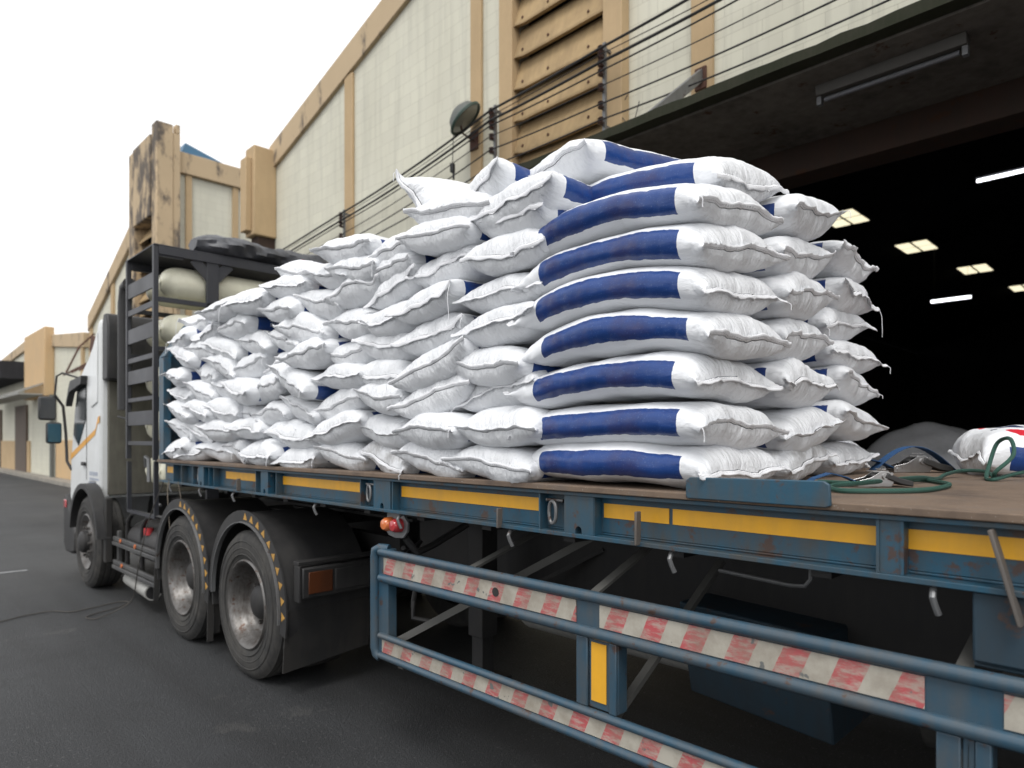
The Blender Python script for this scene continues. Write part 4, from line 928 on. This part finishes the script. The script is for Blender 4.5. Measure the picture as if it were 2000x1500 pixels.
TAB = [(6.11, 1.619, 0.64, 5, 'b1'), (5.81, 1.564, 0.61, 7, ''), (5.32, 1.574, 0.55, -4, ''), (4.97, 1.592, 0.53, -12, ''), (4.48, 1.583, 0.55, -1, ''), (3.98, 1.567, 0.48, 4, ''), (3.47, 1.579, 0.46, -9, ''), (3.06, 1.579, 0.47, -11, 'dirty'), (2.61, 1.591, 0.51, -11, ''), (2.16, 1.582, 0.55, -5, ''), (6.1, 1.77, 0.65, -17, ''), (5.72, 1.746, 0.6, -13, ''), (5.21, 1.745, 0.64, -2, ''), (4.66, 1.76, 0.47, -9, 'cr'), (4.23, 1.74, 0.38, 2, 'back'), (4.02, 1.676, 0.53, -5, ''), (3.46, 1.742, 0.6, 12, ''), (3.04, 1.728, 0.5, -4, ''), (2.56, 1.703, 0.45, -2, ''), (2.1, 1.738, 0.51, -2, ''), (6.02, 1.929, 0.66, -12, ''), (5.59, 1.899, 0.7, -10, ''), (5.13, 1.899, 0.71, -12, ''), (4.8, 1.873, 0.55, -12, ''), (4.39, 1.841, 0.36, 1, 'cr'), (4.0, 1.853, 0.56, -14, ''), (3.51, 1.893, 0.6, 9, ''), (3.0, 1.904, 0.46, -10, ''), (2.58, 1.9, 0.59, 11, ''), (2.18, 1.889, 0.55, 13, ''), (6.04, 2.081, 0.64, -10, ''), (5.56, 2.074, 0.45, -18, ''), (5.16, 2.066, 0.59, -14, ''), (4.78, 2.027, 0.6, -10, ''), (4.41, 2.015, 0.43, 14, 'cr'), (3.98, 2.061, 0.55, -24, 'front'), (3.45, 2.031, 0.6, -3, ''), (3.02, 2.014, 0.46, -6, ''), (2.55, 2.012, 0.55, 16, 'front'), (2.2, 1.976, 0.63, -3, ''), (6.09, 2.212, 0.76, -5, 'cr'), (5.55, 2.223, 0.39, -15, 'cr'), (5.14, 2.251, 0.52, -18, ''), (4.72, 2.216, 0.7, 7, ''), (4.28, 2.154, 0.47, 10, ''), (3.76, 2.205, 0.47, 4, 'cr'), (3.4, 2.152, 0.37, 3, ''), (3.02, 2.158, 0.5, -10, ''), (2.59, 2.188, 0.49, 8, ''), (2.13, 2.17, 0.48, 9, ''), (5.92, 2.377, 0.55, -18, ''), (5.55, 2.393, 0.54, -8, ''), (5.15, 2.374, 0.66, -17, ''), (4.65, 2.361, 0.78, -11, ''), (4.18, 2.312, 0.51, -15, ''), (3.87, 2.379, 0.62, -16, 'cr'), (3.36, 2.321, 0.53, -7, ''), (2.96, 2.281, 0.37, 2, ''), (2.61, 2.349, 0.5, 10, 'front'), (2.14, 2.307, 0.49, 2, ''), (5.95, 2.534, 0.44, 4, ''), (5.48, 2.521, 0.64, 8, 'cr'), (4.94, 2.502, 1.08, 2, ''), (4.19, 2.537, 0.54, -6, ''), (3.73, 2.494, 0.52, -14, 'red'), (3.32, 2.51, 0.5, 7, 'cr'), (2.95, 2.457, 0.47, 16, 'red'), (2.52, 2.509, 0.51, 3, 'cr'), (2.09, 2.475, 0.45, -1, ''), (5.74, 2.633, 0.88, 0, 'cr red'), (5.09, 2.632, 0.57, 5, 'red'), (4.62, 2.633, 0.7, -3, ''), (4.12, 2.667, 0.54, -8, ''), (3.62, 2.64, 0.53, -10, 'red'), (3.3, 2.588, 0.4, -7, ''), (2.96, 2.664, 0.45, 3, ''), (2.52, 2.646, 0.49, -7, ''), (2.1, 2.63, 0.46, -5, ''), (4.03, 2.748, 0.5, -14, 'red'), (2.96, 2.582, 0.46, 1, '')]
ordn = ['first','second','third','fourth','fifth','sixth','seventh','eighth','ninth','tenth','eleventh']
counts = [10,10,10,10,10,10,9,9,2]
G1 = 'white sacks stacked along the near side of the trailer'
i = 0
rr = random.Random(21)
for row, n in enumerate(counts):
    for k in range(n):
        y, z, wd, tl, fl = TAB[i]; i += 1
        col = n-k                                   # counted from the striped corner stack
        cr = .6 if 'cr' in fl else rr.choice((.0, .0, .12))
        wf = min(.585, max(.49, wd+.035)); 
        dx = -.03 if 'front' in fl else (.06 if 'back' in fl else rr.uniform(-.04, .07))
        mat = 'sackred' if 'red' in fl else ('sackdirty' if 'dirty' in fl else 'sack')
        trait = ('crumpled ' if 'cr' in fl else '')+('soiled ' if 'dirty' in fl else '')+('red printed ' if 'red' in fl else '')
        if not trait: trait = 'steeply tilted ' if abs(tl) > 13 else ('plump ' if abs(tl) < 3 else 'tilted ')
        lay = ['bottom', 'second', 'third', 'fourth', 'fifth', 'sixth', 'seventh', 'eighth', 'ninth'][row]
        lab = '%swhite sack in the %s layer, %s left of the blue-striped corner stack' % (trait, lay, ordn[col-1])
        if row == 8: lab = ['red printed white sack lying on the eighth layer midway along the load', 'white sack lying high on the eighth layer beside the upright sack'][k]
        zz = z*.55+(1.582+.1555*row)*.45 if row < 8 else z
        tx = None
        if (row, k) in ((3, 4), (4, 5), (3, 5)): tx = ('50 KG', .26, .485, .07, 1)
        elif rr.random() < .5: tx = ('50 KG', .22, .485, .06, 1)
        sack(1.962+dx, y, zz, rr.uniform(-7, 7), -tl*.9, lab, G1, mat, pitch=rr.uniform(-3, 4), text=tx,
             Wd=wf-.055, Wf=wf, Tk=rr.uniform(.162, .188), crumple=cr, droop=rr.choice((-.02, .0, .012, -.01)), sag=rr.choice((-.02, -.01, .0, .012)),
             thread=rr.choice((0, 0, 0, .05, .09, .18)) if row > 3 else None, endlen=rr.uniform(.095, .13), N=72, Mn=52)
# upper sacks of the side
G2 = 'loose sacks lying on top of the load'
def S(*a, **k): return sack(*a, **k)
S(1.98, 3.40, 2.765, 4, 6, 'puffed white sack on top of the load left of the upright sack', G2, Wd=.50, Wf=.58, Tk=.18, crumple=.2)
S(2.02, 2.70, 2.83, -4, 54, 'crumpled white sack with blue lettered band, one corner sticking up above the load', G2, pitch=-6, Ln=.70, Wd=.46, Wf=.57, Tk=.16, crumple=.5, text=('50 KG', .22, .985, .06, 1))
S(2.05, 2.40, 2.80, -4, -22, 'smooth white sack rolled on its side against the upright cornered sack', G2, pitch=-2, Wd=.50, Wf=.56, Tk=.19, crumple=.1)
S(1.99, 2.47, 2.755, 3, 8, 'white sack below the leaning sack at the top near the corner', G2, Wd=.50, Wf=.60, Tk=.18, crumple=.1)
S(1.99, 2.06, 2.70, -4, -6, 'white sack with blue flank under the topmost striped sack', G2, Wd=.50, Wf=.58, Tk=.18, crumple=.1)
S(2.20, 2.02, 2.875, -8, -6, 'topmost white sack with short blue stripe, its sewn end to the left', G2, pitch=-3, Wd=.52, Wf=.54, Tk=.20, crumple=.0, Ln=.9, endlen=.14, thread=0)
# corner column: long flank with the blue band towards the road, sewn end to the rear
G3 = 'blue-striped sacks of the rear corner stack'
CC = [(2.265,1.587,0,2,.05),(2.255,1.727,0,0,.08),(2.255,1.893,-2,-4,.18),(2.265,2.051,-3,-7,.34),(2.27,2.205,-5,-7,.36),(2.275,2.352,-6,-8,.34),(2.29,2.508,-5,-10,.34)]
for k, (x, z, tlt, _, arch) in enumerate(CC):
    lab = 'long blue-striped white sack, %s of the rear corner stack' % ['bottom one', 'second from the bottom', 'third from the bottom', 'fourth from the bottom', 'fifth from the bottom', 'sixth from the bottom', 'seventh and last full one'][k]
    sack(x, 1.115+[0,.0,.02,-.02,.01,.01,.03][k], z+.27*math.sin(abs(R(tlt)))+arch*.1, 90+rr.uniform(-1.5, 1.5), tlt, lab, G3, 'sack', Ln=.875, Wd=.545, Wf=.64, Tk=.172, arch=arch, bothends=True, sag=rr.choice((-.01, 0, .01)), droop=-.012, crumple=rr.choice((0, .1, .2)), thread=[0,.05,0,0,.03,0,.04][k], N=104, Mn=84)
sack(2.53, 1.22, 2.765, 91, -9, 'uppermost blue-striped sack of the corner, set back above the full ones', G3, Ln=.92, Wd=.54, Wf=.64, Tk=.175, arch=.35, bothends=True, sag=-.01, thread=.03, crumple=.1, N=104, Mn=84)
# second and third columns of the rear face
G4 = 'white sacks of the rear face of the load'
D2 = [(2.93,1.15,1.59,-5,0,'dirty'),(2.92,1.13,1.725,-6,.1,''),(2.91,1.13,1.91,0,.5,''),(2.90,1.15,2.10,-3,.1,''),(2.90,1.13,2.28,-5,.1,''),(2.92,1.15,2.46,-9,.2,''),(3.0,1.14,2.67,-9,.05,'')]
for k, (x, y, z, tlt, cr, f) in enumerate(D2):
    lab = '%swhite sack of the middle rear column, %s' % ({0: 'soiled grey ', 2: 'crumpled '}.get(k, ''), ['at the very bottom', 'second from the bottom', 'third from the bottom', 'fourth from the bottom', 'fifth from the bottom', 'sixth from the bottom', 'at the top'][k])
    sack(x, y, z, 90+rr.uniform(-5, 5), tlt, lab, G4, 'sackdirty' if f else 'sack', Ln=.86, Wd=.52, Wf=.61, Tk=.19, crumple=cr, sag=rr.choice((-.01, .01)), thread=rr.choice((0, .04)), N=88, Mn=66)
D3 = [(3.54,1.18,1.59,-2,.2),(3.51,1.12,1.77,5,.1),(3.53,1.14,1.94,8,.05),(3.50,1.15,2.08,2,.05),(3.47,1.18,2.235,-3,.1),(3.54,1.15,2.385,2,.55),(3.51,1.15,2.56,5,.4)]
for k, (x, y, z, tlt, cr) in enumerate(D3):
    lab = '%swhite sack of the right rear column, %s' % ({5: 'loose mouthed ', 6: 'crumpled '}.get(k, ''), ['at the very bottom', 'second from the bottom', 'third from the bottom', 'fourth from the bottom', 'fifth from the bottom', 'sixth from the bottom', 'at the top'][k])
    sack(x, y, z, 90+rr.uniform(-6, 6), tlt, lab, G4, Ln=.84, Wd=.48, Wf=.58, Tk=.168, crumple=cr, sag=rr.choice((-.015, .01)), thread=[0,0,.02,.04,.04,.14,.03][k], N=88, Mn=66)
sack(4.15, 1.35, 1.59, 100, 14, 'small white sack at the foot of the load beside the blue ratchet strap', G4, Ln=.8, Wd=.46, Wf=.54, Tk=.16, crumple=.4, thread=0)
# a sack on the bare deck
sack(4.02, .83, 1.60, -62, 6, 'white sack with red and blue print lying alone on the deck', 'loose sack on the deck', 'sackred', pitch=-3, Ln=.86, Wd=.52, Wf=.6, Tk=.26, crumple=.6, thread=0)
# dim heap in the doorway
m = MB(); n_ = 30
for i_ in range(n_+1):
    for k in range(n_+1):
        u, v = i_/n_*2-1, k/n_*2-1; h = max(0, 1-u*u-v*v)**.6; m.v.append((11.7+1.5*u, 2.75+1.6*v, .02+1.85*h*(1+.06*math.sin(u*4+v*3)+.02*math.sin(u*13)*math.sin(v*11))))
for i_ in range(n_):
    for k in range(n_): m.f.append((i_*(n_+1)+k, i_*(n_+1)+k+1, (i_+1)*(n_+1)+k+1, (i_+1)*(n_+1)+k))
tag(m.build('covered_heap', paint('dim_sheet', (.80,.80,.82), .6, (.5,.5,.5)), smooth=1), 'dim grey covered heap standing inside the dark warehouse doorway', 'heap')

# ------------------------------------------------------------------ ropes, ratchets, cords
def spline(pts, n=10):
    P = [Vector(p) for p in pts]; out = []
    for i in range(len(P)-1):
        p0, p1, p2, p3 = P[max(i-1, 0)], P[i], P[i+1], P[min(i+2, len(P)-1)]
        for k in range(n):
            t = k/n; out.append(.5*((2*p1)+(-p0+p2)*t+(2*p0-5*p1+4*p2-p3)*t*t+(-p0+3*p1-3*p2+p3)*t**3))
    out.append(P[-1]); return out
zd = 1.512
rope = spline([(2.75,1.06,zd),(2.78,.91,zd),(3.16,.82,zd),(3.03,.70,zd),(2.87,.64,zd),(2.54,.64,zd),(2.36,.76,zd),(2.34,.84,zd),(2.46,.90,zd+.005),(2.62,.84,zd+.012),(3.05,.79,zd+.014),(3.30,.78,zd),(3.55,.80,zd+.01),(3.75,.78,zd+.02),(3.70,.68,zd+.02),(3.55,.62,zd),(3.45,.60,zd+.03),(3.52,.55,zd+.10),(3.64,.58,zd+.17),(3.72,.64,zd+.15),(3.66,.66,zd+.05),(3.50,.64,zd),(3.44,.60,zd),(3.62,.55,zd+.02),(3.85,.45,zd+.04),(4.1,.2,zd+.06),(4.3,-.3,zd)])
tag(MB().tube(rope, .0085, 8).build('rope', 'rope', smooth=1), 'green twisted rope looped loosely over the bare rusty deck', 'rope')
def ratchet(loc, rz, label, sc=1.0):
    e = empty('ratchet_strap', loc, label, 'ratchet strap', 'ratchet straps on the bare deck'); mt = Matrix.Translation(loc) @ Matrix.Rotation(R(rz), 4, 'Z') @ Matrix.Scale(sc, 4)
    def tr_(m): m.v = [tuple(mt @ Vector(p)) for p in m.v]; return m
    m = MB()
    for y in (-.030, .027): m.prism([(-.06,.0), (.07,.0), (.085,.03), (.07,.055), (.03,.060), (-.01,.035), (-.06,.022)], 'y', y, y+.003)
    tr_(m).build('side_plate', 'steel', e, .001)
    m = MB(); m.cyl((.045,-.036,.040), (.045,.036,.040), .012, 16); m.cyl((-.045,-.034,.012), (-.045,.034,.012), .006, 12); m.cyl((.065,-.040,.050), (.065,.040,.050), .006, 12); m.bx(.0,.06,-.026,.026,.058,.062); m.bx(.035,.05,-.026,.026,.066,.070); tr_(m).build('spindle', 'steel', e, smooth=1)
    m = MB(); m.prism([(.04,.035), (.10,.010), (.15,.0), (.15,.022), (.10,.034), (.05,.055)], 'y', -.04, .04); tr_(m).build('handle', 'plastic', e, .004)
    m = MB()
    pts = [(-.05,.012), (-.10,.035), (-.16,.05), (-.22,.03), (-.26,.004)]
    for i_ in range(len(pts)-1):
        (a, za), (b_, zb) = pts[i_], pts[i_+1]; m.add([(a,-.025,za), (a,.025,za), (b_,.025,zb), (b_,-.025,zb), (a,-.025,za+.003), (a,.025,za+.003), (b_,.025,zb+.003), (b_,-.025,zb+.003)], [(0,1,2,3), (4,7,6,5), (0,4,5,1), (2,6,7,3), (0,3,7,4), (1,5,6,2)])
    tr_(m).build('webbing', 'strapblue', e)
    return e
ratchet((2.72, .86, 1.505), -45, 'steel ratchet with black handle and blue webbing lying beside the rope', .95)
r2 = ratchet((4.05, 1.10, 1.505), -45, 'larger steel ratchet under a blue strap arch near the foot sacks', 1.45)
m = MB(); L_ = []
for k in range(15):
    a = math.pi*k/14; L_.append((3.90+.30*(k/14), 1.22-.30*(k/14), 1.515+.125*math.sin(a)))
for i_ in range(14):
    a, b_ = Vector(L_[i_]), Vector(L_[i_+1]); q = Vector((.026,.026,0)); u = Vector((0,0,.003)); m.add([a-q, a+q, b_+q, b_-q, a-q+u, a+q+u, b_+q+u, b_-q+u], [(0,1,2,3), (4,7,6,5), (0,4,5,1), (2,6,7,3), (0,3,7,4), (1,5,6,2)])
m.build('webbing_arch', 'strapblue', r2)
cord = spline([(2.01,6.45,1.31), (1.96,6.72,.92), (1.93,6.9,.50), (1.95,7.15,.16), (1.85,7.25,.05), (1.66,7.2,.010), (1.60,7.32,.010), (1.70,7.42,.010), (1.90,7.52,.010), (2.06,7.68,.010), (2.0,7.78,.010), (1.75,7.70,.010), (1.55,7.66,.010), (1.42,7.82,.010), (1.2,7.80,.010), (.95,7.7,.010), (.6,7.9,.010), (-.3,7.7,.010)], 8)
tag(MB().tube(cord, .0055, 6).build('loose_cord', paint('dark_cord', (.06,.055,.05), .8), smooth=1), 'thin dark cord hanging from the trailer front and trailing over the asphalt', 'cord')
for j, (y, l, dx) in enumerate(((6.28, .5, .0), (6.05, .26, .03))):
    tag(MB().tube(spline([(2.0,y,1.32), (1.99+dx,y+.01,1.2), (2.02+dx,y+.03,1.32-l)], 6), .005, 5).build('hanging_string', 'cord', smooth=1), ['longer pale string hanging under the front end of the trailer', 'shorter pale string hanging under the front end of the trailer'][j], 'string', 'strings hanging from the trailer front')
